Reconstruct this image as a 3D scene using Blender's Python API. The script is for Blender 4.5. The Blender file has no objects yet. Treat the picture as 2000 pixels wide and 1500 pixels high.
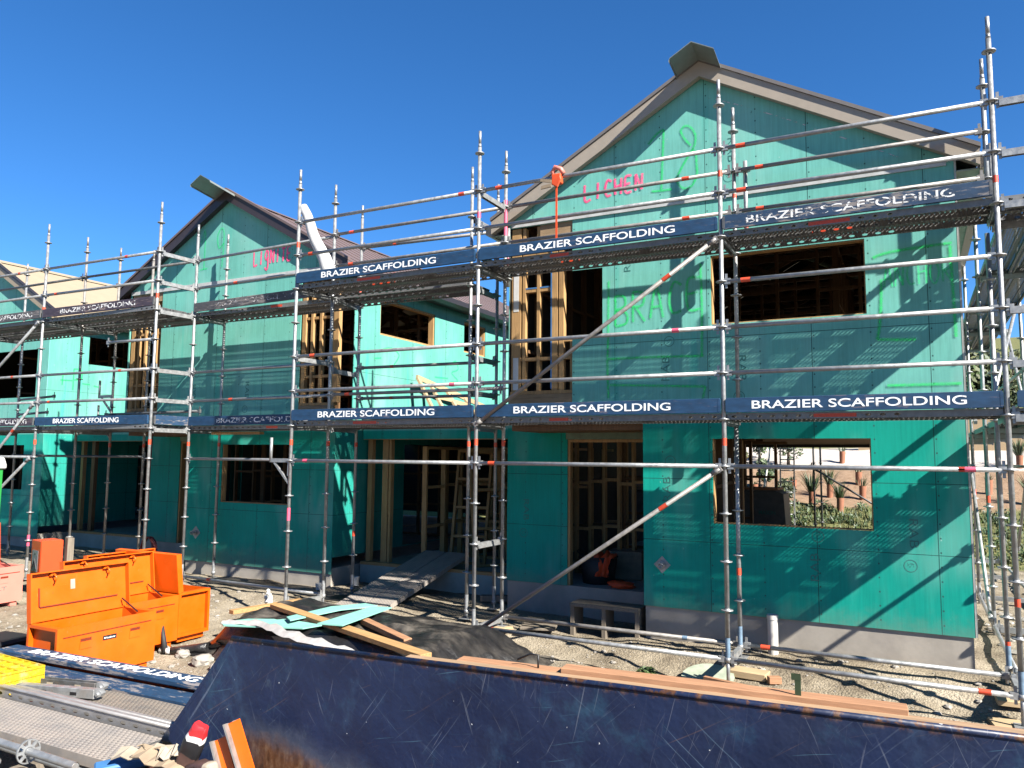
import bpy, bmesh, math, random
from mathutils import Vector, Matrix, Quaternion
random.seed(7)
S = bpy.context.scene
COL = S.collection
R = math.radians

# ------------------------------------------------------------------ camera, sky, sun, exposure
def look(yaw, pitch, roll):
    f = Vector((-math.sin(yaw)*math.cos(pitch), math.cos(yaw)*math.cos(pitch), math.sin(pitch)))
    r = Vector((math.cos(yaw), math.sin(yaw), 0)); u = r.cross(f)
    r2 = math.cos(roll)*r + math.sin(roll)*u; u2 = -math.sin(roll)*r + math.cos(roll)*u
    return Matrix((r2, u2, -f)).transposed().to_4x4()
cd = bpy.data.cameras.new('camera'); cam = bpy.data.objects.new('camera', cd); COL.objects.link(cam)
cd.sensor_width = 36; cd.lens = 1501.02/2000*36; cd.clip_start = .05; cd.clip_end = 2000
cam.matrix_world = Matrix.Translation((7.932, -8.3584, -.4256)) @ look(.480793, .0950987, .0091005)
S.camera = cam
SUN = Vector((1, -.345, .83)).normalized()
w = bpy.data.worlds.new('World'); S.world = w; w.use_nodes = True
nt = w.node_tree; nt.nodes.clear()
sky = nt.nodes.new('ShaderNodeTexSky'); sky.sky_type = 'NISHITA'; sky.sun_disc = False
sky.sun_elevation = math.asin(SUN.z); sky.sun_rotation = math.atan2(SUN.x, SUN.y)
sky.altitude = 600; sky.air_density = .85; sky.dust_density = 0; sky.ozone_density = 8
hsv = nt.nodes.new('ShaderNodeHueSaturation'); hsv.inputs['Saturation'].default_value = 1.14
bg = nt.nodes.new('ShaderNodeBackground'); bg.inputs[1].default_value = .05
wo = nt.nodes.new('ShaderNodeOutputWorld')
nt.links.new(sky.outputs[0], hsv.inputs['Color']); nt.links.new(hsv.outputs[0], bg.inputs[0]); nt.links.new(bg.outputs[0], wo.inputs[0])
sl = bpy.data.lights.new('sun', 'SUN'); sl.energy = 5.0; sl.angle = R(.53); sl.color = (1, .95, .86)
so = bpy.data.objects.new('sun', sl); COL.objects.link(so); so.rotation_euler = SUN.to_track_quat('Z', 'Y').to_euler()
so.location = (20, -10, 20)
S.view_settings.view_transform = 'Standard'; S.view_settings.look = 'None'
S.view_settings.exposure = 2.0; S.view_settings.gamma = 1

# ------------------------------------------------------------------ materials
class NT:
    def __init__(s, name):
        s.m = bpy.data.materials.new(name); s.m.use_nodes = True; s.t = s.m.node_tree
        s.b = s.t.nodes['Principled BSDF']; s.o = s.t.nodes['Material Output']
    def n(s, typ, **k):
        x = s.t.nodes.new('ShaderNode'+typ)
        for a, v in k.items(): setattr(x, a, v)
        return x
    def l(s, a, b): s.t.links.new(a, b)
    def math(s, op, a, b=None, c=None):
        x = s.n('Math', operation=op)
        for i, v in enumerate((a, b, c)):
            if v is None: continue
            if isinstance(v, (int, float)): x.inputs[i].default_value = v
            else: s.l(v, x.inputs[i])
        return x.outputs[0]
    def mix(s, fac, a, b, bt='MIX'):
        x = s.n('MixRGB', blend_type=bt)
        for i, v in enumerate((fac, a, b)):
            if isinstance(v, (int, float)): x.inputs[i].default_value = v
            elif isinstance(v, tuple): x.inputs[i].default_value = (*v, 1)
            else: s.l(v, x.inputs[i])
        return x.outputs[0]
    def coord(s, scale=(1, 1, 1), rot=(0, 0, 0), src='Object'):
        tc = s.n('TexCoord'); mp = s.n('Mapping'); mp.inputs['Scale'].default_value = scale; mp.inputs['Rotation'].default_value = rot
        s.l(tc.outputs[src], mp.inputs[0]); return mp.outputs[0]
    def noise(s, sc, scale=(1, 1, 1), det=4, rough=.6, rot=(0, 0, 0), src='Object'):
        x = s.n('TexNoise'); x.inputs['Scale'].default_value = sc; x.inputs['Detail'].default_value = det; x.inputs['Roughness'].default_value = rough
        s.l(s.coord(scale, rot, src), x.inputs['Vector']); return x.outputs['Fac']
    def ramp(s, f, stops):
        x = s.n('ValToRGB'); e = x.color_ramp.elements
        while len(e) < len(stops): e.new(.5)
        for i, (p, c) in enumerate(stops):
            e[i].position = p; e[i].color = (*c, 1) if isinstance(c, tuple) else (c, c, c, 1)
        s.l(f, x.inputs[0]); return x.outputs[0]
    def sstep(s, v, a, b):
        x = s.n('MapRange', interpolation_type='SMOOTHSTEP')
        x.inputs[1].default_value = a; x.inputs[2].default_value = b; s.l(v, x.inputs[0]); return x.outputs[0]
    def xyz(s, src='Object'):
        tc = s.n('TexCoord'); sp = s.n('SeparateXYZ'); s.l(tc.outputs[src], sp.inputs[0]); return sp.outputs
    def bump(s, h, st, d=.01):
        x = s.n('Bump'); x.inputs['Strength'].default_value = st; x.inputs['Distance'].default_value = d
        s.l(h, x.inputs['Height']); s.l(x.outputs[0], s.b.inputs['Normal'])
    def col(s, c):
        if isinstance(c, tuple): s.b.inputs['Base Color'].default_value = (*c, 1)
        else: s.l(c, s.b.inputs['Base Color'])
    def set(s, rough=.6, metal=0, spec=None):
        if isinstance(rough, (int, float)): s.b.inputs['Roughness'].default_value = rough
        else: s.l(rough, s.b.inputs['Roughness'])
        s.b.inputs['Metallic'].default_value = metal
        if spec is not None: s.b.inputs['Specular IOR Level'].default_value = spec
    def alpha(s, a): s.l(a, s.b.inputs['Alpha'])

M = {}
K = .54
def simple(name, c, rough=.6, metal=0, var=.18, sc=9, scale=(1, 1, 1), bump=0, spec=None, dirt=None, dfac=.45):
    c = tuple(v*K for v in c); k = NT(name); f = k.noise(sc, scale, 5)
    lo = tuple(x*(1-var) for x in c); hi = tuple(min(1, x*(1+var)) for x in c)
    cc = k.ramp(f, [(.3, lo), (.7, hi)])
    if dirt: cc = k.mix(k.math('MULTIPLY', k.sstep(k.noise(3.1, (1, 1, 1), 7, .7), .48, .68), dfac), cc, dirt)
    k.col(cc); k.set(rough, metal, spec)
    if bump: k.bump(k.noise(sc*6, scale, 4), bump, .004)
    M[name] = k.m; return k.m

def rab(name, lower, upper, off=0.0, zsplit=.02):
    k = NT(name); o = k.xyz(); u = o[0]; z = o[2]
    base = k.mix(k.sstep(z, zsplit-.02, zsplit+.02), lower, upper)
    st = k.noise(5, (7, 1, .35), 5, .65); base = k.mix(1, base, k.ramp(st, [(.25, .8), (.75, 1.1)]), 'MULTIPLY')
    cl = k.noise(1.3, (1, 1, 1), 6, .6); base = k.mix(1, base, k.ramp(cl, [(.3, .86), (.7, 1.08)]), 'MULTIPLY')
    fade = k.math('MULTIPLY', k.sstep(k.noise(.9, (1.5, 1, .5), 3), .5, .72), .22); base = k.mix(fade, base, (.27, .42, .38))
    um = k.math('MODULO', k.math('ADD', u, 24-off), 1.2)
    j = k.math('LESS_THAN', k.math('ABSOLUTE', k.math('SUBTRACT', um, .6)), .0045)
    for zz in (-1.42, -.67, 1.06):
        h = k.math('LESS_THAN', k.math('ABSOLUTE', k.math('SUBTRACT', z, zz)), .004); j = k.math('MAXIMUM', j, h)
    base = k.mix(k.math('MULTIPLY', j, .8), base, (.01, .03, .03))
    # fixings along every stud
    us = k.math('ABSOLUTE', k.math('SUBTRACT', k.math('MODULO', k.math('ADD', u, 24-off), .6), .022))
    zn = k.math('MODULO', k.math('ADD', z, 20), .15)
    nail = k.math('MULTIPLY', k.math('LESS_THAN', us, .008), k.math('LESS_THAN', zn, .018))
    base = k.mix(k.math('MULTIPLY', nail, .85), base, (.02, .05, .05))
    line = k.math('MULTIPLY', k.math('LESS_THAN', us, .002), .3); base = k.mix(line, base, (.02, .08, .07))
    scuff = k.math('MULTIPLY', k.sstep(k.noise(11, (1, 1, .7), 6, .75), .655, .70), .45); base = k.mix(scuff, base, (.40, .50, .46))
    dk = k.math('MULTIPLY', k.sstep(k.noise(15, (1, 1, .6), 5, .7), .67, .71), .6); base = k.mix(dk, base, (.015, .07, .06))
    wet = k.math('MULTIPLY', k.sstep(k.noise(1.7, (2.4, 1, .28), 3, .5), .60, .74), .42); base = k.mix(wet, base, (.01, .27, .22))
    mud = k.math('MULTIPLY', k.sstep(k.math('ADD', z, k.math('MULTIPLY', k.noise(7, (1, 1, 1), 6, .7), .5)), -1.72, -2.1), .35); base = k.mix(mud, base, (.16, .17, .13))
    k.col(base); k.set(k.ramp(st, [(.3, .55), (.7, .75)]), 0, .12); k.bump(k.noise(60, (1, 1, 1), 3), .08, .003)
    M[name] = k.m
rab('green_board', (.004, .232, .182), (.12, .35, .30), 0.33)
rab('green_board_b', (.004, .21, .165), (.115, .34, .285), 0.1)
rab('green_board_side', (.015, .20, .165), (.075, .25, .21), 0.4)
simple('moss_board', (.20, .28, .20), .8)
simple('interior_shade', (.06, .05, .042), .9, 0, .2)  # indoor shade put into the colour; the real boards are green on both sides
simple('white_strip', (.62, .63, .62), .6, dirt=(.3, .3, .28))
simple('board_edge', (.62, .62, .56), .8)
simple('concrete', (.45, .405, .345), .9, 0, .16, 3, bump=.3, dirt=(.2, .18, .16))
simple('slab', (.33, .40, .38), .85, 0, .15, 4)
def timber(name, c, var=.28, sc=(14, 14, 1.0)):
    c = tuple(v*K for v in c); k = NT(name); f = k.noise(3, sc, 6, .7); g = k.noise(1.2, (1, 1, 1), 4)
    lo = tuple(x*(1-var) for x in c); hi = tuple(min(1, x*(1+var)) for x in c)
    cc = k.mix(1, k.ramp(f, [(.3, lo), (.7, hi)]), k.ramp(g, [(.3, .82), (.7, 1.12)]), 'MULTIPLY')
    v = k.n('TexVoronoi'); v.inputs['Scale'].default_value = 2.6; k.l(k.coord(), v.inputs['Vector'])
    kn = k.sstep(v.outputs['Distance'], .09, .03); cc = k.mix(k.math('MULTIPLY', kn, .6), cc, (.13, .06, .02))
    k.col(cc); k.set(.75, 0, .3); k.bump(f, .15, .003); M[name] = k.m
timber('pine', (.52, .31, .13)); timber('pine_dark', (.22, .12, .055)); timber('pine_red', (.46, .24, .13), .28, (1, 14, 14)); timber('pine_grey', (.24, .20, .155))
timber('pine_pink', (.42, .28, .17), .25, (1, 14, 14)); timber('pine_pale', (.56, .41, .24), .25, (1, 14, 14)); timber('ply', (.38, .26, .15), .3, (1, 8, 9)); timber('pine_lying', (.52, .31, .13), .28, (1, 13, 13))
simple('blue_mark', (.05, .18, .42), .6); simple('paper_white', (.75, .75, .73), .7, 0, .08)
simple('barge_beige', (.44, .375, .30), .5, 0, .06); simple('barge_brown', (.045, .032, .034), .45, 0, .1)
simple('roof_brown', (.20, .14, .122), .42, .1, .06, 3); simple('roof_beige', (.41, .33, .225), .5, 0, .05, 3); simple('roof_grey', (.20, .18, .17), .45, 0, .08)
simple('flashing', (.36, .40, .38), .4, .5, .1); simple('gutter_dark', (.025, .022, .026), .5)
simple('soffit_green', (.42, .47, .36), .6)
def galv(name, c, metal=.55, rough=.42):
    c = tuple(v*K for v in c); k = NT(name); f = k.noise(16, (1, 1, 1), 6, .7); g = k.noise(2.5, (1, 1, 1), 4)
    cc = k.ramp(f, [(.28, tuple(x*.68 for x in c)), (.72, tuple(min(1, x*1.18) for x in c))])
    cc = k.mix(k.math('MULTIPLY', k.sstep(g, .58, .72), .4), cc, (.26, .21, .17))
    cc = k.mix(k.math('MULTIPLY', k.sstep(k.noise(5.3, (1, 1, 1), 5), .68, .75), .6), cc, (.16, .08, .04))
    k.col(cc); k.set(k.ramp(f, [(.3, rough-.1), (.7, rough+.18)]), metal); k.bump(f, .12, .003); M[name] = k.m
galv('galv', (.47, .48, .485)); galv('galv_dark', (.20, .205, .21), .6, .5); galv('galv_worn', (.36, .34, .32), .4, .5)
simple('tape_orange', (.80, .085, .03), .5, 0, .15, 30); simple('tape_pink', (.85, .12, .22), .5, 0, .15, 30); simple('tape_blue', (.22, .33, .45), .5, .3, .3, 20)
def perforated(name, c, dusty=None):
    k = NT(name); o = k.xyz(); geo = k.n('NewGeometry'); tc = k.n('TexCoord')
    sn = k.n('SeparateXYZ'); k.l(tc.outputs['Normal'], sn.inputs[0])
    up = k.math('GREATER_THAN', k.math('ABSOLUTE', sn.outputs[2]), .5)
    # small slots in staggered rows on the walking face
    xs = o[0]
    a = k.math('ABSOLUTE', k.math('SUBTRACT', k.math('MODULO', k.math('ADD', xs, 40), .046), .023))
    b = k.math('ABSOLUTE', k.math('SUBTRACT', k.math('MODULO', k.math('ADD', o[1], 40), .030), .015))
    h1 = k.math('MULTIPLY', k.math('LESS_THAN', a, .0066), k.math('LESS_THAN', b, .0092))
    # ovals along the side flanges
    a2 = k.math('ABSOLUTE', k.math('SUBTRACT', k.math('MODULO', k.math('ADD', o[0], 40), .13), .065))
    b2 = k.math('ABSOLUTE', k.math('SUBTRACT', o[2], -.036))
    e = k.math('ADD', k.math('POWER', k.math('DIVIDE', a2, .028), 2), k.math('POWER', k.math('DIVIDE', b2, .012), 2))
    part = k.math('GREATER_THAN', k.math('SINE', k.math('MULTIPLY', o[0], 2.2)), -.55)
    h2 = k.math('MULTIPLY', k.math('LESS_THAN', e, 1), part)
    hole = k.math('ADD', k.math('MULTIPLY', up, h1), k.math('MULTIPLY', k.math('SUBTRACT', 1, up), h2))
    k.alpha(k.math('SUBTRACT', 1, hole))
    f = k.noise(14, (1, 1, 1), 5, .7)
    cc = k.ramp(f, [(.3, tuple(x*.75 for x in c)), (.7, tuple(min(1, x*1.2) for x in c))])
    if dusty: cc = k.mix(k.sstep(k.noise(2.2, (1, 1, 1), 5), .3, .62), cc, dusty)
    k.col(cc); k.set(.5, .35)
    rim = k.math('MULTIPLY', k.sstep(a, .014, .007), k.sstep(b, .015, .009)); k.bump(rim, .8, .006)
    M[name] = k.m
perforated('deck_steel', (.15, .15, .148)); perforated('deck_dusty', (.36, .33, .30), (.50, .43, .36))
def tread(name, c, dust):
    k = NT(name); o = k.xyz(); row = k.math('FLOOR', k.math('DIVIDE', k.math('ADD', o[1], 5), .030))
    xs = k.math('ADD', o[0], k.math('MULTIPLY', k.math('MODULO', row, 2), .022))
    a = k.math('DIVIDE', k.math('SUBTRACT', k.math('MODULO', k.math('ADD', xs, 40), .044), .022), .018); b = k.math('DIVIDE', k.math('SUBTRACT', k.math('MODULO', k.math('ADD', o[1], 40), .030), .015), .008)
    d = k.math('ADD', k.math('POWER', k.math('SUBTRACT', a, k.math('MULTIPLY', b, .5)), 2), k.math('POWER', b, 2)); hump = k.sstep(d, 1.1, .1)
    f = k.noise(3, (1, 2, 1), 7, .7); cc = k.mix(k.sstep(f, .36, .60), tuple(v*K for v in c), tuple(v*K for v in dust))
    cc = k.mix(k.math('MULTIPLY', k.sstep(k.noise(6, (1, 1, 1), 5), .64, .72), .7), cc, (.20, .09, .03))
    cc = k.mix(k.math('MULTIPLY', hump, .35), k.mix(1, cc, (.72, .72, .72), 'MULTIPLY'), tuple(min(1, v*1.25*K) for v in dust))
    k.col(cc); k.set(.6, .2); k.bump(hump, 1.0, .008); M[name] = k.m
tread('tread_dusty', (.30, .27, .24), (.44, .37, .30)); tread('tread_pale', (.46, .42, .39), (.62, .54, .47))
def slotted(name, c):
    k = NT(name); o = k.xyz(); a2 = k.math('ABSOLUTE', k.math('SUBTRACT', k.math('MODULO', k.math('ADD', o[0], 40), .135), .067)); b2 = k.math('ABSOLUTE', o[2])
    e = k.math('ADD', k.math('POWER', k.math('DIVIDE', a2, .030), 2), k.math('POWER', k.math('DIVIDE', b2, .013), 2)); k.alpha(k.math('GREATER_THAN', e, 1))
    f = k.noise(6, (1, 3, 3), 6, .7); k.col(k.ramp(f, [(.3, tuple(v*.7*K for v in c)), (.7, tuple(v*1.2*K for v in c))])); k.set(.45, .5); M[name] = k.m
slotted('channel_steel', (.50, .48, .47))
def painted(name, c, wear, amount=.55, scale=(1.2, 4, 9)):
    c = tuple(v*K for v in c); k = NT(name); f = k.noise(4, scale, 8, .72); g = k.noise(1.1, (1, 1, 1), 3)
    m = k.sstep(k.math('ADD', f, k.math('MULTIPLY', k.math('SUBTRACT', g, .5), .5)), amount, amount+.09)
    cc = k.mix(k.math('MULTIPLY', m, .8), k.ramp(k.noise(7, (1, 3, 3), 4), [(.3, tuple(x*.72 for x in c)), (.7, tuple(x*1.3 for x in c))]), wear)
    k.col(cc); k.set(.6, 0, .35); k.bump(f, .2, .002); M[name] = k.m
painted('board_blue', (.014, .062, .145), (.10, .085, .10), .60); painted('board_blue_worn', (.018, .055, .12), (.19, .165, .15), .52)
painted('board_plum', (.06, .045, .065), (.15, .11, .10), .55); painted('board_grey', (.09, .088, .095), (.17, .15, .14), .52)
def lettering(name, c, thr):
    k = NT(name); f = k.noise(9, (1, 1, 2.2), 6, .7); k.col(k.ramp(k.noise(20), [(.3, tuple(x*.8 for x in c)), (.7, c)])); k.set(.7)
    k.alpha(k.sstep(f, thr, thr+.05)); M[name] = k.m
lettering('paint_white', (.70, .71, .72), .355); lettering('paint_worn', (.62, .62, .62), .46); lettering('paint_faint', (.42, .40, .40), .52); lettering('ink', (.02, .12, .105), .33)
def spray(name, c, op):
    k = NT(name); uv = k.n('UVMap'); sp = k.n('SeparateXYZ'); k.l(uv.outputs[0], sp.inputs[0])
    d = k.math('ABSOLUTE', k.math('SUBTRACT', sp.outputs[1], .5)); a = k.sstep(d, .5, .03)
    f = k.noise(26, (1, 1, 1), 5, .75); a = k.math('MULTIPLY', a, k.ramp(f, [(.3, .35), (.6, 1.0)]))
    k.col(c); k.set(.6); k.alpha(k.math('MULTIPLY', a, op)); M[name] = k.m
spray('spray_green', (.0, .52, .10), .72); spray('spray_pink', (.90, .045, .20), .95); spray('spray_faint', (.0, .60, .16), .6)
simple('orange_paint', (.80, .115, .001), .4, 0, .06, 4, spec=.4, dirt=(.36, .06, .01), dfac=.25); 
def box_paint():
    k = NT('orange_paint'); f = k.noise(4, (1, 1, 1), 5); c = k.ramp(f, [(.3, (.43, .062, .0006)), (.7, (.52, .078, .0008))])
    c = k.mix(k.math('MULTIPLY', k.sstep(k.noise(2.2, (1, 1, .5), 7, .7), .5, .72), .35), c, (.30, .075, .02))
    c = k.mix(k.math('MULTIPLY', k.sstep(k.noise(13, (1, 1, 1), 6, .75), .665, .70), .7), c, (.10, .05, .03))
    c = k.mix(k.math('MULTIPLY', k.sstep(k.noise(9, (.4, 6, 1), 4, .7, (0, .4, 0)), .68, .72), .4), c, (.42, .20, .10))
    k.col(c); k.set(k.ramp(f, [(.3, .34), (.7, .5)]), 0, .4); k.bump(k.noise(2.5, (1, 1, 1), 3), .25, .02); M['orange_paint'] = k.m
box_paint()
simple('orange_red', (.78, .075, .012), .42, 0, .06, 4); simple('salmon', (.82, .26, .20), .5, 0, .06, 4)
simple('orange_dark', (.20, .018, .0), .6)
simple('black', (.012, .012, .014), .5); simple('rubber', (.02, .02, .022), .7); simple('sign_grey', (.30, .30, .33), .5); simple('loo_green', (.02, .30, .05), .45, 0, .08); simple('loo_white', (.72, .72, .70), .5, 0, .05)
simple('yellow', (.66, .47, .008), .45, 0, .1, dirt=(.34, .29, .17), dfac=.7); simple('pvc', (.66, .64, .60), .45, 0, .06); simple('hivis', (.85, .085, .008), .7)
simple('foam', (.66, .66, .66), .6, 0, .06); simple('film', (.50, .48, .47), .4, 0, .2, 14, dirt=(.25, .2, .18)); simple('red_plastic', (.68, .03, .035), .35, 0, .1); simple('card', (.32, .24, .16), .85, bump=.4); simple('bag_paper', (.10, .05, .04), .55, 0, .3); simple('cream', (.44, .37, .28), .7)
simple('mint_sheet', (.27, .62, .52), .6, 0, .08); simple('terracotta', (.38, .15, .08), .8); simple('tan_wall', (.50, .36, .21), .8, 0, .05)
simple('bark', (.12, .085, .06), .9); simple('rope_red', (.20, .03, .03), .7); simple('wrap', (.10, .10, .095), .5, 0, .3); simple('stone', (.36, .33, .29), .9, 0, .3, 12)
simple('leaf_mid', (.07, .12, .028), .6, 0, .4, 2); simple('leaf_dark', (.035, .065, .022), .6, 0, .4, 2); simple('leaf_blade', (.09, .15, .06), .5, 0, .35, 3); simple('leaf_olive', (.085, .105, .03), .7, 0, .4, 1); simple('leaf_gold', (.20, .13, .03), .7, 0, .35, 1)
def polythene():
    k = NT('polythene'); f = k.noise(6, (1, 1, 1), 7, .65); d = k.noise(1.6, (1, 1, 1), 6, .65)
    xyz = k.xyz('Normal')
    du = k.math('MULTIPLY', k.sstep(d, .44, .70), k.sstep(xyz[2], .7, .98))
    k.col(k.mix(k.math('MULTIPLY', du, .6), k.ramp(f, [(.3, (.005, .005, .006)), (.7, (.018, .017, .017))]), (.14, .12, .095)))
    k.set(k.mix(du, (.30,)*3, (.8,)*3)); k.bump(k.noise(9, (1, 2.2, 1), 6, .7), .7, .02); M['polythene'] = k.m
polythene()
def plate():
    k = NT('navy_plate'); o = k.xyz(); big = k.noise(1.3, (1, 1, 1), 6, .6)
    c = k.ramp(big, [(.3, (.0030, .0062, .022)), (.7, (.006, .013, .042))])
    c = k.mix(k.math('MULTIPLY', k.sstep(k.noise(2.3, (1, 1, 1), 7, .7), .55, .72), .45), c, (.014, .05, .085))
    for i, (a, ln, ac, th, cc, op) in enumerate(((.95, .5, 34, .665, (.20, .24, .30), .5), (-.75, .45, 40, .672, (.16, .24, .30), .5), (1.35, .8, 46, .675, (.24, .25, .28), .45), (.55, .35, 30, .678, (.15, .085, .045), .55), (-1.2, .7, 44, .672, (.22, .24, .27), .45), (.2, .9, 38, .682, (.10, .22, .28), .5), (1.1, 1.6, 60, .69, (.30, .31, .33), .5), (.75, 1.1, 60, .655, (.13, .16, .20), .45), (-.6, 1.3, 64, .66, (.11, .15, .20), .45), (1.48, 1.0, 70, .66, (.15, .16, .19), .4), (-1.0, 2.2, 70, .675, (.22, .23, .25), .5), (.35, 2.4, 80, .68, (.16, .10, .06), .5))):
        r_ = k.n('Mapping'); r_.inputs['Rotation'].default_value = (0, a, 0); tc = k.n('TexCoord'); k.l(tc.outputs['Object'], r_.inputs[0])
        wob = k.n('TexNoise'); wob.inputs['Scale'].default_value = 1.7; k.l(tc.outputs['Object'], wob.inputs['Vector'])
        ad = k.n('MixRGB', blend_type='ADD'); ad.inputs[0].default_value = .06; k.l(r_.outputs[0], ad.inputs[1]); k.l(wob.outputs['Color'], ad.inputs[2])
        m_ = k.n('Mapping'); m_.inputs['Scale'].default_value = (ln, 1, ac); m_.inputs['Location'].default_value = (i*3.7, 0, i*1.9); k.l(ad.outputs[0], m_.inputs[0])
        x = k.n('TexNoise'); x.inputs['Scale'].default_value = 1.6; x.inputs['Detail'].default_value = 2.0; k.l(m_.outputs[0], x.inputs['Vector'])
        sc_ = k.sstep(x.outputs['Fac'], th, th+.035)
        gate = k.sstep(k.noise(1.3+.37*i, (1, 1, 1), 3), .42, .58)
        c = k.mix(k.math('MULTIPLY', k.math('MULTIPLY', sc_, gate), op*(.40 if i < 7 else .24)), c, cc)
    sm = k.noise(2.6, (1, 1, .55), 8, .75, (0, .7, 0)); c = k.mix(k.math('MULTIPLY', k.sstep(sm, .52, .70), .5), c, (.022, .045, .085))
    sp = k.noise(5.2, (1, 1, .4), 8, .8, (0, -.5, 0)); c = k.mix(k.math('MULTIPLY', k.sstep(sp, .60, .72), .35), c, (.05, .075, .10))
    chip = k.sstep(k.noise(23, (1, 1, .8), 3, .5), .715, .74); c = k.mix(k.math('MULTIPLY', chip, .7), c, (.5, .5, .5))
    rustn = k.noise(2.4, (1, 1, 1), 8, .7)
    # rust along the foot of the plate, thickest beside its slanted end
    t = k.math('ADD', k.math('MULTIPLY', o[0], .22), o[2]); r1 = k.math('MULTIPLY', k.sstep(k.math('ADD', t, k.math('MULTIPLY', k.math('SUBTRACT', rustn, .5), .30)), -.47, -.60), k.sstep(k.math('ADD', o[0], k.math('MULTIPLY', k.math('SUBTRACT', rustn, .5), .6)), -.06, .30))
    r2 = k.sstep(k.noise(5.5, (1, 1, 1), 7, .72), .68, .73)
    edge = k.math('MULTIPLY', k.sstep(o[2], -.05, -.012), k.sstep(k.noise(8, (1, 1, 1), 6, .7), .50, .58))
    rc = k.ramp(k.noise(12, (2, 1, .7), 6, .7), [(.3, (.022, .010, .005)), (.5, (.065, .026, .011)), (.75, (.13, .085, .055))])
    halo = k.sstep(k.math('ADD', t, k.math('MULTIPLY', k.math('SUBTRACT', rustn, .5), .35)), -.36, -.55); halo = k.math('MULTIPLY', halo, k.sstep(o[0], .02, .3)); c = k.mix(k.math('MULTIPLY', halo, .55), c, (.055, .062, .08))
    c = k.mix(k.math('MAXIMUM', k.math('MAXIMUM', r1, k.math('MULTIPLY', r2, .85)), edge), c, rc)
    k.col(c); k.set(k.ramp(rustn, [(.3, .34), (.7, .6)]), 0, .4); k.bump(k.noise(1.6, (1, 1, 1), 5), .5, .05); M['navy_plate'] = k.m
plate()
def soil():
    k = NT('soil'); o = k.xyz()
    a = k.noise(1.25, (1, 1, 1), 9, .7); b = k.noise(24, (1, 1, 1), 5, .7); v = k.n('TexVoronoi'); v.inputs['Scale'].default_value = 46; k.l(k.coord(), v.inputs['Vector'])
    grav = k.ramp(a, [(.32, (.085, .068, .048)), (.46, (.18, .15, .108)), (.68, (.29, .25, .19))])
    grav = k.mix(1, grav, k.ramp(b, [(.25, .62), (.75, 1.22)]), 'MULTIPLY')
    grav = k.mix(.5, grav, k.mix(1, grav, k.ramp(v.outputs['Distance'], [(.0, 1.3), (.7, .6)]), 'MULTIPLY'))
    wob = k.math('ADD', o[1], k.math('MULTIPLY', k.math('SUBTRACT', k.noise(.7, (1, 1, 1), 4), .5), 2.0))
    grass = k.ramp(b, [(.3, (.045, .06, .018)), (.7, (.15, .14, .06))])
    brown = k.ramp(k.noise(6, (1, 1, 1), 6), [(.3, (.14, .09, .055)), (.7, (.22, .15, .10))])
    pale = k.ramp(b, [(.3, (.28, .25, .22)), (.7, (.40, .36, .33))])
    c = k.mix(k.sstep(wob, 11.6, 12.3), grav, grass); c = k.mix(k.sstep(wob, 15.3, 15.7), c, brown); c = k.mix(k.sstep(wob, 19.3, 19.7), c, pale)
    c = k.mix(k.sstep(wob, 25.5, 27), c, grass)
    k.col(c); k.set(.95, 0, .2); k.bump(k.math('ADD', b, k.math('MULTIPLY', v.outputs['Distance'], -.6)), .8, .02); M['soil'] = k.m
soil()

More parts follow.
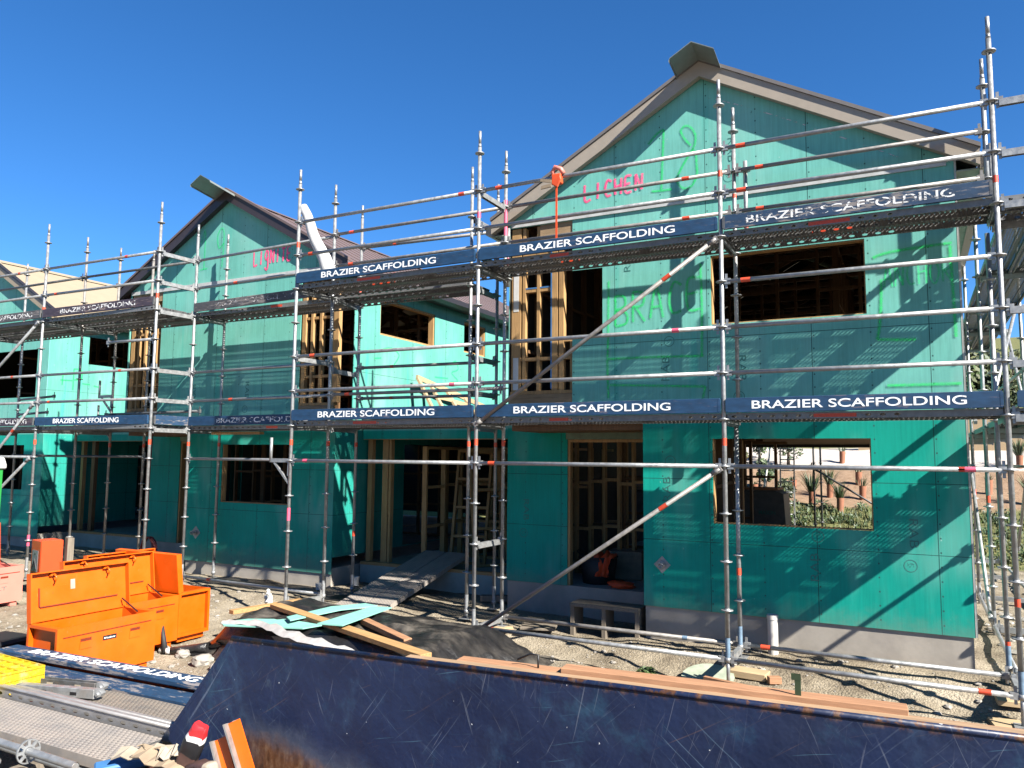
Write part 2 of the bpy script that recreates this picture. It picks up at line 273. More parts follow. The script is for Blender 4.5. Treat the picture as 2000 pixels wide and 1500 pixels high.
# ------------------------------------------------------------------ mesh builder and object helpers
class MB:
    def __init__(s): s.bm = bmesh.new(); s.mi = 0; s.uv = s.bm.loops.layers.uv.new('UVMap')
    def mat(s, i): s.mi = i; return s
    def faces(s, vs, fs):
        v = [s.bm.verts.new(p) for p in vs]
        for f in fs:
            try: q = s.bm.faces.new([v[i] for i in f]); q.material_index = s.mi
            except ValueError: pass
        return v
    BOX = ((0, 3, 2, 1), (4, 5, 6, 7), (0, 1, 5, 4), (1, 2, 6, 5), (2, 3, 7, 6), (3, 0, 4, 7))
    def box(s, a, b):
        (x0, y0, z0), (x1, y1, z1) = a, b
        s.faces([(x0, y0, z0), (x1, y0, z0), (x1, y1, z0), (x0, y1, z0), (x0, y0, z1), (x1, y0, z1), (x1, y1, z1), (x0, y1, z1)], s.BOX); return s
    def beam(s, p, q, w, h, up=(0, 0, 1)):
        p = Vector(p); q = Vector(q); d = (q-p).normalized(); up = Vector(up)
        if abs(d.dot(up)) > .98: up = Vector((0, 1, 0))
        r = d.cross(up).normalized()*w/2; u = r.cross(d).normalized()*h/2
        vs = [p-r-u, p+r-u, p+r+u, p-r+u, q-r-u, q+r-u, q+r+u, q-r+u]
        s.faces(vs, ((0, 1, 2, 3), (7, 6, 5, 4), (0, 4, 5, 1), (1, 5, 6, 2), (2, 6, 7, 3), (3, 7, 4, 0))); return s
    def ring(s, c, d, r, n, ph=0):
        d = Vector(d).normalized(); a = d.orthogonal().normalized(); b = d.cross(a)
        return [Vector(c)+a*r*math.cos(ph+2*math.pi*i/n)+b*r*math.sin(ph+2*math.pi*i/n) for i in range(n)]
    def tube(s, p, q, r, n=10, r2=None, caps=True):
        p = Vector(p); q = Vector(q); d = q-p; r2 = r if r2 is None else r2
        A = [s.bm.verts.new(v) for v in s.ring(p, d, r, n)]; B = [s.bm.verts.new(v) for v in s.ring(q, d, r2, n)]
        fs = [s.bm.faces.new((A[i], A[(i+1) % n], B[(i+1) % n], B[i])) for i in range(n)]
        for f in fs: f.smooth = True
        if caps: fs += [s.bm.faces.new(A[::-1]), s.bm.faces.new(B)]
        for f in fs: f.material_index = s.mi
        return s
    def path(s, pts, r, n=8, radii=None):
        pts = [Vector(p) for p in pts]; prev = None; k = len(pts)
        d0 = (pts[1]-pts[0]).normalized(); a = d0.orthogonal().normalized()
        for i, p in enumerate(pts):
            d = (pts[min(i+1, k-1)]-pts[max(i-1, 0)]).normalized(); a = (a-d*a.dot(d)).normalized(); b = d.cross(a); rr = radii[i] if radii else r
            ring = [s.bm.verts.new(p+a*rr*math.cos(2*math.pi*j/n)+b*rr*math.sin(2*math.pi*j/n)) for j in range(n)]
            if prev:
                for j in range(n):
                    f = s.bm.faces.new((prev[j], prev[(j+1) % n], ring[(j+1) % n], ring[j])); f.smooth = True; f.material_index = s.mi
            else: s.bm.faces.new(ring[::-1]).material_index = s.mi
            prev = ring
        s.bm.faces.new(prev).material_index = s.mi; return s
    def prism(s, poly, ext):
        e = Vector(ext); n = len(poly); P = [Vector(p) for p in poly]
        s.faces(P+[p+e for p in P], [tuple(range(n))[::-1], tuple(range(n, 2*n))]+[(i, (i+1) % n, n+(i+1) % n, n+i) for i in range(n)]); return s
    def xform(s, m): bmesh.ops.transform(s.bm, matrix=m, verts=s.bm.verts); return s
    def build(s, name, mats, parent=None, loc=None, rot=None, smooth=False, fix=True, bevel=0):
        if fix: bmesh.ops.recalc_face_normals(s.bm, faces=s.bm.faces)
        if bevel:
            bmesh.ops.bevel(s.bm, geom=[e for e in s.bm.edges if e.is_manifold and e.calc_face_angle(0) > .7], offset=bevel, segments=1, affect='EDGES')
        if smooth:
            for f in s.bm.faces: f.smooth = True
        me = bpy.data.meshes.new(name); s.bm.to_mesh(me); s.bm.free()
        for m in (mats if isinstance(mats, (list, tuple)) else [mats]): me.materials.append(M[m])
        return link(name, me, parent, loc, rot)
def link(name, data, parent=None, loc=None, rot=None):
    o = bpy.data.objects.new(name, data); COL.objects.link(o)
    if parent: o.parent = parent
    if loc is not None: o.location = loc
    if rot is not None: o.rotation_euler = rot
    return o
def tag(o, label=None, cat=None, group=None, kind=None):
    if label: o['label'] = label
    if cat: o['category'] = cat
    if group: o['group'] = group
    if kind: o['kind'] = kind
    return o
def thing(name, label, cat, loc=(0, 0, 0), rz=0, group=None):
    return tag(link(name, None, None, loc, (0, 0, rz)), label, cat, group)
def text_mesh(body, width, height, off=.012):
    c = bpy.data.curves.new('lettering', 'FONT'); c.body = body; c.size = 1; c.extrude = .004; c.offset = off
    o = bpy.data.objects.new('tmp', c); COL.objects.link(o)
    dg = bpy.context.evaluated_depsgraph_get(); dg.update()
    me = bpy.data.meshes.new_from_object(o.evaluated_get(dg)); bpy.data.objects.remove(o); bpy.data.curves.remove(c)
    xs = [v.co.x for v in me.vertices]; ys = [v.co.y for v in me.vertices]
    sx = width/(max(xs)-min(xs)); sy = height/(max(ys)-min(ys)); x0 = min(xs); y0 = min(ys)
    for v in me.vertices: # text stands in the local x-z plane facing -y
        v.co = Vector(((v.co.x-x0)*sx, -.0015 if v.co.z > 0 else .0, (v.co.y-y0)*sy))
    me.materials.clear(); return me
def text_obj(name, body, w, h, mat, parent, loc, rot=(0, 0, 0), off=.012):
    me = text_mesh(body, w, h, off); me.materials.append(M[mat]); return link(name, me, parent, loc, rot)
def smooth_line(pts, n=6):
    out = []
    P = [pts[0]]+list(pts)+[pts[-1]]
    for i in range(1, len(P)-2):
        for t in range(n):
            t /= n; a, b, c, d = (Vector(p) for p in P[i-1:i+3])
            out.append(.5*((2*b)+(c-a)*t+(2*a-5*b+4*c-d)*t*t+(3*b-a-3*c+d)*t**3))
    out.append(Vector(pts[-1])); return out
def strokes(name, lines, width, mat, parent, y):
    mb = MB()
    for k, ln in enumerate(lines):
        P = smooth_line([Vector((a, b)) for a, b in ln]); prev = None; yy = y-.0006*k
        for i, p in enumerate(P):
            d = P[min(i+1, len(P)-1)]-P[max(i-1, 0)]; d = d.normalized() if d.length else Vector((1, 0)); nrm = Vector((-d.y, d.x))*width/2
            cur = (mb.bm.verts.new((p.x+nrm.x, yy, p.y+nrm.y)), mb.bm.verts.new((p.x-nrm.x, yy, p.y-nrm.y)))
            if prev:
                f = mb.bm.faces.new((prev[0], prev[1], cur[1], cur[0]))
                for lp, vv in zip(f.loops, (0, 1, 1, 0)): lp[mb.uv].uv = (0, vv)
            prev = cur
    return mb.build(name, mat, parent, fix=False)

# ------------------------------------------------------------------ the ground: one sheet out to the horizon
from mathutils import noise as mnoise
def clampf(t): return max(0, min(1, t))
def ss(a, b, t): t = clampf((t-a)/(b-a)); return t*t*(3-2*t)
def ground(x, y, fine=True):
    z = -2.8+.07*ss(3.5, .5, x)*ss(-4, 0, y)
    z += .19*ss(.25, .95, y)*ss(12, 9, y)*(1-.35*ss(5.2, 4.4, x))
    if y > 12: z += .45*ss(12, 13.2, y)
    if y > 13: z += .25*min(y-13, 8.5)+.06*max(0, min(y-21.5, 10))+.22*max(0, min(y-31, 60))
    if fine and y < 40: z += .05*(mnoise.noise((x*.8, y*.8, 0)))+.028*mnoise.noise((x*2.6, y*3.4, 2))+.014*mnoise.noise((x*5.5, y*5.5, 9))+.008*mnoise.noise((x*9, y*9, 5))
    return z
def axis(a, b, step, far):
    v = []; t = a
    while t <= b+1e-6: v.append(t); t += step
    d = step
    lo, hi = a, b
    while hi < far: d *= 1.35; hi += d; lo -= d; v += [hi]; v.insert(0, lo)
    return v
xs = axis(-8, 11.5, .085, 420); ys = axis(-5, 3, .085, 420)
ys = [y for y in ys if y < 3]+[3+.35*i for i in range(1, 80)]+[31+4*1.3**i for i in range(16)]
bm = bmesh.new(); grid = [[bm.verts.new((x, y, ground(x, y))) for x in xs] for y in ys]
for j in range(len(ys)-1):
    for i in range(len(xs)-1): bm.faces.new((grid[j][i], grid[j][i+1], grid[j+1][i+1], grid[j+1][i])).smooth = True
me = bpy.data.meshes.new('ground'); bm.to_mesh(me); bm.free(); me.materials.append(M['soil'])
tag(link('ground', me), kind='structure')
# loose stones and clods: one object nobody could count
mb = MB()
def stone(mb, x, y, r):
    z = ground(x, y)
    n = 7; vs = []
    for k, (zz, rr) in enumerate(((-.25, .8), (.2, 1.0), (.55, .6))):
        for i in range(n): a = 2*math.pi*i/n+k*.4; q = rr*r*random.uniform(.75, 1.2); vs.append((x+math.cos(a)*q, y+math.sin(a)*q, z+zz*r*random.uniform(.8, 1.2)))
    fs = [(k*n+i, k*n+(i+1) % n, (k+1)*n+(i+1) % n, (k+1)*n+i) for k in range(2) for i in range(n)]+[tuple(range(2*n, 3*n))]
    mb.faces(vs, fs)
for i in range(2600):
    x = random.uniform(-4, 9.4); y = random.uniform(-3.2, .95); stone(mb, x, y, random.choice((.007, .010, .012, .018, .026, .04) if random.random() < .35 else (.008, .011, .014)))
for i in range(260): stone(mb, random.uniform(8.6, 11), random.uniform(.5, 9), random.uniform(.02, .07))
tag(mb.build('gravel', 'stone', smooth=False), 'pale loose gravel and clods scattered over the dirt before the houses', 'gravel', kind='stuff')
for (x, y, r) in ((8.62, -.62, .085), (8.5, -.7, .05), (.3, -1.5, .10), (.12, -1.62, .07), (.0, -1.95, .12), (.2, -1.95, .08)):
    pass

# ------------------------------------------------------------------ houses
def panel(name, cells, openings, mat, parent, origin, rz, thick=.012, gable=None, edge=None):
    """sheet cladding standing in local x-z, facing local -y; cells = list of (u0,u1,z0,z1)"""
    us = sorted({round(v, 4) for c in cells+openings for v in c[:2]}); zs = sorted({round(v, 4) for c in cells+openings for v in c[2:]})
    mb = MB(); bm = mb.bm; V = {}
    def vert(u, z):
        if (u, z) not in V: V[(u, z)] = bm.verts.new((u, 0, z))
        return V[(u, z)]
    inside = lambda r, u, z: r[0] < u < r[1] and r[2] < z < r[3]
    for i in range(len(us)-1):
        for j in range(len(zs)-1):
            u = (us[i]+us[i+1])/2; z = (zs[j]+zs[j+1])/2
            if any(inside(c, u, z) for c in cells) and not any(inside(o, u, z) for o in openings):
                bm.faces.new((vert(us[i], zs[j]), vert(us[i+1], zs[j]), vert(us[i+1], zs[j+1]), vert(us[i], zs[j+1])))
    if gable:
        uc, za, sl = gable
        for s in (1, -1):
            bmesh.ops.bisect_plane(bm, geom=bm.verts[:]+bm.edges[:]+bm.faces[:], plane_co=(uc, 0, za), plane_no=(s*sl, 0, 1), clear_outer=True)
    r = bmesh.ops.extrude_face_region(bm, geom=bm.faces[:], use_keep_orig=True)
    bmesh.ops.translate(bm, vec=(0, thick, 0), verts=[v for v in r['geom'] if isinstance(v, bmesh.types.BMVert)])
    bmesh.ops.recalc_face_normals(bm, faces=bm.faces)
    for f in bm.faces: f.material_index = 1 if f.calc_center_median().y > thick*.9 else 0  # inner faces take the colour darkened to stand for indoor shade
    return mb.build(name, [mat, 'interior_shade'], parent, origin, (0, 0, rz))
SL = .56
def frame_mb(L, z0, z1, step=.6, nogs=2, skip=(), d=.09, w=.045):
    mb = MB(); n = max(1, int(round(L/step)))
    for i in range(n+1):
        u = min(i*step, L)
        if any(a < u < b for a, b in skip): continue
        mb.box((u-w/2, 0, z0+w), (u+w/2, d, z1-w))
    mb.box((-w/2, 0, z0), (L+w/2, d, z0+w)); mb.box((-w/2, 0, z1-w), (L+w/2, d, z1))
    for k in range(nogs):
        z = z0+(z1-z0)*(k+1)/(nogs+1)
        for i in range(n):
            a, b = i*step+w/2, min((i+1)*step, L)-w/2
            if any(p < (a+b)/2 < q for p, q in skip): continue
            zz = z+.03*((i*7) % 3-1); mb.box((a, .005, zz-w/2), (b, d-.005, zz+w/2))
    return mb
def house(O, label, spec):
    ox, oy = O
    H = thing('house', label, 'house', (ox, oy, -2.8)); 
    up = 2.8
    Y = 1.05; XL, XR = 2.96, 8.43; XC = 5.70; ZA = 4.40; D = spec.get('depth', 10.0)
    g = (XC, ZA+up, SL)
    E = lambda zz: zz+up
    def pan(name, cells, ops, mat, org, rz, **k):
        return panel(name, cells, ops, mat, H, org, rz, **k)
    # local object frame: house root sits on the ground, so every part is raised by `up`; the board material reads deck heights
    def lift(o, z=up): o.location.z += z; return o
    lo = spec['lower']; zb = lo['zb']; YP = Y+1.0; XP = 2.44
    lower = lift(pan('lower_cladding', [(4.90, XR, zb, .05)], lo['open'], spec.get('mat', 'green_board'), (0, Y, 0), 0))
    porch = lift(pan('porch_cladding', [(XP, 4.90, -2.26, .05)], [(3.43, 4.95, -2.3, -.157), (3.40, 4.95, -.157, .06)], spec.get('mat', 'green_board'), (0, YP, 0), 0))
    hd = MB(); hd.box((3.405, YP+.002, -.155), (4.875, YP+.012, .05)); lift(hd.build('door_header', 'moss_board', H))
    ret = lift(pan('porch_side_wall', [(-1.0, -.012, zb, .05)], [], 'green_board_b', (4.90, Y, 0), R(-90)))
    lsl = lift(pan('porch_side_wall', [(-D+.99, 0, -2.26, .05)], [(-2.6, -1.5, -2.1, -.2)] if spec.get('lopen', True) else [], 'green_board_b', (XP, YP+.012, 0), R(-90)))
    upper = lift(pan('upper_cladding', [(XL, XR, .05, 4.6)], spec['upper_open'], spec.get('mat', 'green_board'), (0, Y, 0), 0, gable=(XC, ZA, SL)))
    # side walls: right faces +x, left faces -x
    rw = lift(pan('side_wall', [(0, D, -2.12, 2.86)], spec.get('right_open', []), 'green_board_side', (XR, Y+.012, 0), R(90)))
    lw = lift(pan('side_wall', [(-D, 0, .05, 2.86)], spec.get('left_open', []), 'green_board_b', (XL, Y+.012, 0), R(-90)))
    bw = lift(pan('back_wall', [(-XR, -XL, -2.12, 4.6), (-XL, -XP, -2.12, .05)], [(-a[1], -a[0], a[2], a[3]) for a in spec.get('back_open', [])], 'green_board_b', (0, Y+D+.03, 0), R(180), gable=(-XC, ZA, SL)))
    # foundation and floors
    f = MB()
    zf = spec['found']; f.box((4.915, Y+.02, -3.0), (XR-.015, Y+D, zf)); f.box((XP+.01, YP+.02, -3.0), (4.914, Y+D, -2.262))
    lift(f.build('foundation', 'concrete', H))
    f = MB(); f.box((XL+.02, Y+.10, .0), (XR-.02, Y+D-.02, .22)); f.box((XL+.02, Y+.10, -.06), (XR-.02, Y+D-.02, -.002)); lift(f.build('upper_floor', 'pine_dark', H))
    # roof: two slopes with ribs, barge boards, ridge flashing
    yf = Y-.12; yb = Y+D+.25; ov = XR-XC+.22
    for s, nm in ((-1, 'left'), (1, 'right')):
        r = MB(); z0 = ZA+.03
        pts = lambda t, dz: (XC+s*t, 0, z0-SL*t+dz)
        A = [pts(0, .0), pts(ov, 0), pts(ov, .07), pts(0, .07)]
        r.prism([(p[0], yf+.03, p[2]) for p in A], (0, yb-yf-.03, 0))
        k = yf+.03
        while k < yb and spec['roof'] != 'roof_beige':
            r.prism([(p[0], k, p[2]) for p in (pts(0, .07), pts(ov, .07), pts(ov, .082), pts(0, .082))], (0, .03, 0)); k += .40
        rf = lift(r.build('roof', spec['roof'], H))
        b = MB(); b.prism([(p[0], yf, p[2]) for p in (pts(0, -.05), pts(ov+.02, -.05), pts(ov+.02, .14), pts(0, .14))], (0, .028, 0)); b.build('barge_board', spec['barge'], rf)
        b = MB(); b.prism([(p[0], yf-.02, p[2]) for p in (pts(0, .143), pts(ov+.03, .143), pts(ov+.03, .19), pts(0, .19))], (0, .10, 0)); b.build('verge_trim', spec['trim'], rf)
        b = MB(); b.prism([(p[0], yf+.028, p[2]) for p in (pts(0, -.05), pts(ov, -.05), pts(ov, -.035), pts(0, -.035))], (0, .06, 0)); b.build('soffit_strip', spec['barge'], rf)
        x = XC+s*(ov+.02); ze = z0-SL*ov
        b = MB(); b.prism([(x, yf+.04, ze+.05), (x+s*.11, yf+.04, ze+.05), (x+s*.11, yf+.04, ze-.05), (x, yf+.04, ze-.09)], (0, yb-yf-.1, 0)); b.build('gutter', spec['gutter'], rf)
        b = MB(); b.box((min(XC+s*(XR-XC+.015), x), yf+.1, ze-.075), (max(XC+s*(XR-XC+.015), x), yb-.05, ze-.06)); b.build('eave_soffit', 'soffit_green' if spec['barge'] == 'barge_beige' else spec['gutter'], rf)
    fl = spec['flash']; m = MB(); cap = MB(); zr = ZA+.03+.10
    for s in (-1, 1):
        wd, y0, rise = fl
        p = [(XC, y0, zr+.04+rise), (XC+s*wd, y0, zr+.04+rise-SL*wd), (XC+s*wd, yf+.25, zr+.004-SL*wd), (XC, yf+.25, zr+.004)]
        m.prism(p, (0, 0, .012))
        cap.prism([(XC, yf+.1, zr-.002), (XC+s*wd*.6, yf+.1, zr-.002-SL*wd*.6), (XC+s*wd*.6, yb, zr-.002-SL*wd*.6), (XC, yb, zr-.002)], (0, 0, .004))
        m.prism([(XC+s*wd, y0, zr+.04+rise-SL*wd), (XC+s*(wd+.012), y0, zr+.01+rise-SL*wd), (XC+s*(wd+.012), yf+.2, zr-SL*wd-.02), (XC+s*wd, yf+.2, zr-SL*wd)], (0, 0, .008))
    lift(cap.build('ridge_cap', spec['roof'], H)); lift(m.build('ridge_flashing', spec.get('flash_mat', 'flashing'), H))
    # framing behind the boards
    for i, (L, z0, z1, org, rz, nogs) in enumerate(spec['frames']):
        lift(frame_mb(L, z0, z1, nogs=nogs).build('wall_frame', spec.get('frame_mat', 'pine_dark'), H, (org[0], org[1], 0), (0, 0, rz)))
    # trusses close off the roof space
    t = MB()
    for k in range(9):
        y = Y+.3+k*1.15
        t.beam((XL+.2, y, 2.90), (XR-.2, y, 2.90), .045, .09)
        for s in (-1, 1): t.beam((XC, y, ZA-.1), (XC+s*2.6, y, ZA-.1-SL*2.55), .045, .09); t.beam((XC, y, 2.95), (XC+s*1.2, y, ZA-.15-SL*1.2), .04, .08)
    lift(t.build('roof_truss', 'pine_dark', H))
    return H
def rect_frame(name, parent, u0, u1, z0, z1, y0, depth, mat, t=.035, sides='LRTB'):
    mb = MB()
    if 'L' in sides: mb.box((u0, y0, z0), (u0+t, y0+depth, z1))
    if 'R' in sides: mb.box((u1-t, y0, z0), (u1, y0+depth, z1))
    if 'T' in sides: mb.box((u0+t, y0, z1-t), (u1-t, y0+depth, z1))
    if 'B' in sides: mb.box((u0+t, y0, z0), (u1-t, y0+depth, z0+t))
    o = mb.build(name, mat, parent); o.location.z = 2.8; return o
def beam_part(name, parent, a, b, mat, lab=None):
    mb = MB(); mb.box(a, b); o = mb.build(name, mat, parent); o.location.z = 2.8
    if lab: o['label'] = lab
    return o
PI = math.pi
# --- right house
spec18 = dict(lower=dict(zb=-2.235, open=[(5.77, 7.515, -1.195, -.18)]),
    upper_open=[(2.9, 3.93, .285, 2.79), (3.93, 4.36, 1.18, 2.09), (5.78, 7.52, 1.22, 2.085)],
    right_open=[(2, 5, .9, 2.1), (3.5, 8.0, -2.08, -.16)], left_open=[(-9, -7.2, .9, 2.1), (-2.6, -1.5, -2.08, -.2)], back_open=[(4.0, 8.2, -2.1, -.13), (3.4, 4.6, 1.0, 2.1), (6, 7.6, 1.0, 2.1)],
    found=-2.10, roof='roof_grey', barge='barge_beige', trim='roof_grey', gutter='barge_beige', flash=(.27, .56, .07),
    frames=[(2.9, -2.24, -.07, (2.5, 3.7), 0, 2), (1.9, -2.08, -.07, (5.72, 1.3), PI/2, 2), (4.4, -2.08, -.07, (4.1, 5.0), PI/2, 2), (2.6, -2.08, -.07, (3.0, 5.5), 0, 2), (2.6, -2.08, -.07, (3.1, 7.6), 0, 2),
            (5.2, .22, 2.9, (3.1, 4.2), 0, 3), (5.2, .22, 2.9, (3.1, 6.4), 0, 3), (3.0, .22, 2.9, (5.0, 1.2), PI/2, 3), (3.6, .22, 2.9, (7.0, 4.3), PI/2, 2), (5.2, .22, 2.9, (3.1, 9.0), 0, 3), (9.6, .22, 2.9, (3.1, 1.2), PI/2, 2), (9.6, .22, 2.9, (8.40, 1.2), PI/2, 2)])
h18 = house((0, 0), 'near gabled house shell in green board with beige barge boards and 18 sprayed on it', spec18)
b18 = lambda *a, **k: beam_part(*a, **k)
rect_frame('door_frame', h18, 3.43, 4.88, -2.255, -.159, 2.065, .1, 'pine', .04, 'LT')
o = frame_mb(2.4, -2.24, -.07, .24, 2).build('wall_frame', 'pine', h18, (3.1, 3.15, 2.8)); o = frame_mb(2.6, -2.24, -.07, .4, 2).build('wall_frame', 'pine', h18, (3.0, 4.7, 2.8))
rect_frame('window_frame', h18, 5.772, 7.513, -1.193, -.182, 1.063, .1, 'pine', .012, 'LRB')
rect_frame('window_frame', h18, 5.782, 7.518, 1.222, 2.083, 1.063, .1, 'pine', .012, 'LRTB')
# bare timber corner beside the left eave
for u0, u1, z0, z1, y, m in ((3.0, 3.14, .43, 2.78, 1.07, 'pine'), (3.165, 3.21, .48, 2.78, 1.08, 'pine'), (3.385, 3.43, .48, 2.78, 1.08, 'pine'), (3.62, 3.70, .48, 2.78, 1.07, 'pine'), (3.72, 3.79, .48, 2.78, 1.075, 'pine'), (3.885, 3.93, .48, 1.14, 1.08, 'pine')):
    b18('stud', h18, (u0, y, z0), (u1, y+.09, z1), m)
for z, a, b, in ((1.86, 3.21, 3.62), (.90, 3.14, 3.885), (1.14, 3.79, 4.36), (2.36, 3.21, 3.62)):
    b18('nog', h18, (a, 1.085, z), (b, 1.165, z+.045), 'pine')
b18('sill_plate', h18, (2.99, 1.062, .435), (3.93, 1.16, .48), 'pine')
b18('floor_joist_cover', h18, (2.97, 1.058, .29), (3.93, 1.10, .432), 'ply')
b18('lintel', h18, (3.44, 1.062, 2.46), (3.93, 1.10, 2.79), 'ply')
for a in ((3.0, 1.6, 2.2), (3.0, .5, .95)): b18('paper_label', h18, (a[0]+.03, 1.066, a[1]), (a[0]+.11, 1.0695, a[2]), 'paper_white')
b18('paint_mark', h18, (3.60, 1.0675, .50), (3.618, 1.075, 2.5), 'blue_mark'); b18('paint_mark', h18, (3.21, 1.081, 1.905), (3.62, 1.084, 1.925), 'blue_mark')
b18('horizontal_strip', h18, (3.0, 1.03, 2.795), (8.36, 1.048, 2.862), 'white_strip')
b18('corner_edge', h18, (8.432, 1.048, -2.23), (8.452, 1.10, 2.85), 'board_edge')
def anchor(parent, u, z, y, s=.105):
    mb = MB(); mb.prism([(u, y-.004, z+s), (u+s, y-.004, z), (u, y-.004, z-s), (u-s, y-.004, z)], (0, .004, 0)); mb.tube((u, y-.004, z), (u, y-.09, z), .022, 10); mb.tube((u, y-.015, z), (u, y-.03, z), .045, 6)
    mb.path([(u+.03*math.cos(t), y-.10, z+.03*math.sin(t)) for t in [i*PI/5 for i in range(11)]], .008, 6)
    o = mb.build('tie_anchor', 'galv', parent); o.location.z = 2.8
anchor(h18, 5.135, -1.725, 1.05)
# sprayed and printed marks on the boards (children of the house; drawn in wall coordinates)
def grp(o): o.location.z = 2.8; return o
B = lambda x0, z0, s, pts: [(x0+a*s, z0+b*s) for a, b in pts]
q = Vector
grp(strokes('sprayed_number', [[(5.0, 3.66), (5.12, 3.78), (5.21, 3.82)], [(5.21, 3.82), (5.19, 3.4), (5.17, 3.02)], [(5.04, 3.02), (5.17, 3.01), (5.31, 3.01)],
    [(5.43, 3.76), (5.48, 3.81), (5.56, 3.78), (5.62, 3.66), (5.60, 3.52), (5.52, 3.40), (5.44, 3.27), (5.38, 3.14), (5.40, 3.05), (5.48, 2.99), (5.57, 3.02), (5.63, 3.14), (5.63, 3.26), (5.62, 3.42), (5.58, 3.5)], [(5.43, 3.76), (5.47, 3.66), (5.56, 3.54)]], .05, 'spray_green', h18, 1.046))
def word(x0, z0, h, wd, gap, txt, skew=.0):
    G = {'L': [[(0, 1), (.05, 0), (.8, .05)]], 'I': [[(.45, 1), (.4, 0)]], 'C': [[(.9, .9), (.4, 1), (.1, .5), (.3, .05), (.85, .08)]], 'H': [[(.05, 1), (.1, 0)], [(.85, 1), (.8, 0)], [(.1, .5), (.85, .55)]],
         'E': [[(.85, 1), (.1, .95), (.1, .05), (.85, .02)], [(.1, .5), (.7, .55)]], 'N': [[(.05, 0), (.1, 1)], [(.1, 1), (.8, .02)], [(.8, .02), (.88, 1)]], 'G': [[(.85, .85), (.4, 1), (.1, .6), (.4, .3), (.8, .5)], [(.8, .9), (.8, .1), (.75, -.3), (.4, -.45), (.1, -.25)]],
         'T': [[(.45, 1), (.42, 0)], [(.0, .95), (.95, 1)]], 'B': [[(.1, 1), (.1, 0)], [(.1, 1), (.7, .95), (.75, .65), (.15, .52)], [(.15, .52), (.85, .4), (.85, .08), (.1, -.02)]], 'R': [[(.1, 1), (.1, 0)], [(.1, 1), (.8, .92), (.75, .55), (.12, .5)], [(.3, .48), (.9, 0)]],
         'A': [[(.05, 0), (.45, 1), (.9, 0)], [(.2, .35), (.75, .38)]], 'O': [[(.5, 1), (.1, .6), (.2, .08), (.6, .0), (.9, .5), (.5, 1)]], 'P': [[(.1, 1), (.12, -.2)], [(.1, 1), (.8, .9), (.75, .5), (.12, .45)]], '1': [[(.1, .7), (.5, 1), (.5, 0)], [(.1, 0), (.9, .02)]], '9': [[(.8, .6), (.3, .5), (.1, .8), (.5, 1), (.8, .85), (.8, .4), (.7, 0)]]}
    out = []
    for i, ch in enumerate(txt):
        x = x0+i*(wd+gap); z = z0+skew*i*(wd+gap)
        for ln in G.get(ch, []): out.append([(x+a*wd, z+b*h) for a, b in ln])
    return out
grp(strokes('sprayed_word', word(4.11, 3.03, .22, .112, .030, 'LICHEN', .05), .055, 'spray_pink', h18, 1.046))
grp(strokes('sprayed_word', word(4.52, 1.29, .40, .20, .04, 'BRACE', .14), .055, 'spray_green', h18, 1.046))
grp(strokes('brace_outline', [[(4.45, 1.9), (4.44, 1.2), (4.43, .8), (4.44, .35)], [(4.44, .86), (4.9, .86), (5.68, .84)], [(5.66, 2.0), (5.67, 1.4), (5.66, .85)], [(4.46, .52), (4.9, .50), (5.7, .46)], [(5.7, .46), (5.66, .3)]], .05, 'spray_green', h18, 1.0445))
grp(strokes('sprayed_word', word(7.70, 1.50, .26, .10, .014, 'ANCHOR', .02), .034, 'spray_faint', h18, 1.046))
grp(strokes('anchor_outline', [[(7.60, 1.85), (7.8, 1.90), (8.38, 1.93)], [(7.68, 1.6), (7.66, 1.2), (7.62, .92)], [(7.62, .92), (7.9, .90), (8.0, .90)], [(8.36, 1.9), (8.37, 1.4), (8.38, .9)], [(7.70, .40), (8.0, .40), (8.41, .40)]], .055, 'spray_green', h18, 1.0445))
grp(strokes('chalk_line', [[(5.72, 4.15), (6.2, 3.93), (7.0, 3.50), (7.9, 2.97)]], .012, 'paint_faint', h18, 1.0465))
def printed(parent, u, z, y, rot, s=.16):
    o = text_obj('printed_mark', 'RAB', s*1.9, s*.55, 'ink', parent, (u, y-.001, z+2.8), (0, rot, 0), -.012); 
    mb = MB(); n = 20; r = s*.42
    for i in range(n):
        a0, a1 = 2*PI*i/n, 2*PI*(i+1)/n
        mb.faces([(r*math.cos(a0), 0, r*math.sin(a0)), (r*math.cos(a1), 0, r*math.sin(a1)), (.88*r*math.cos(a1), 0, .88*r*math.sin(a1)), (.88*r*math.cos(a0), 0, .88*r*math.sin(a0))], [(0, 1, 2, 3)])
    for k in (-1, 1):
        P = [(-.45*r, .35*r*k*.6+.2*r), (-.1*r, -.3*r*k), (.25*r, .35*r), (.5*r, -.2*r*k)]
        for a, b in zip(P, P[1:]): mb.faces([(a[0], 0, a[1]), (b[0], 0, b[1]), (b[0], 0, b[1]+.07*r), (a[0], 0, a[1]+.07*r)], [(0, 1, 2, 3)])
    d = Vector((math.cos(rot), -math.sin(rot)))*(s*3.1)
    mb.build('printed_mark', 'ink', parent, (u+d.x, y-.001, z+d.y+2.8), fix=False)
for u, z, r in ((6.94, -1.78, -PI/2), (7.86, -1.05, PI/2), (5.25, -.95, -PI/2), (6.1, .82, PI/2), (5.25, .55, -PI/2), (6.02, 3.55, PI/2), (4.75, 2.0, -PI/2)): printed(h18, u, z, 1.05, r)
printed(h18, 2.72, -1.05, 2.05, PI/2)

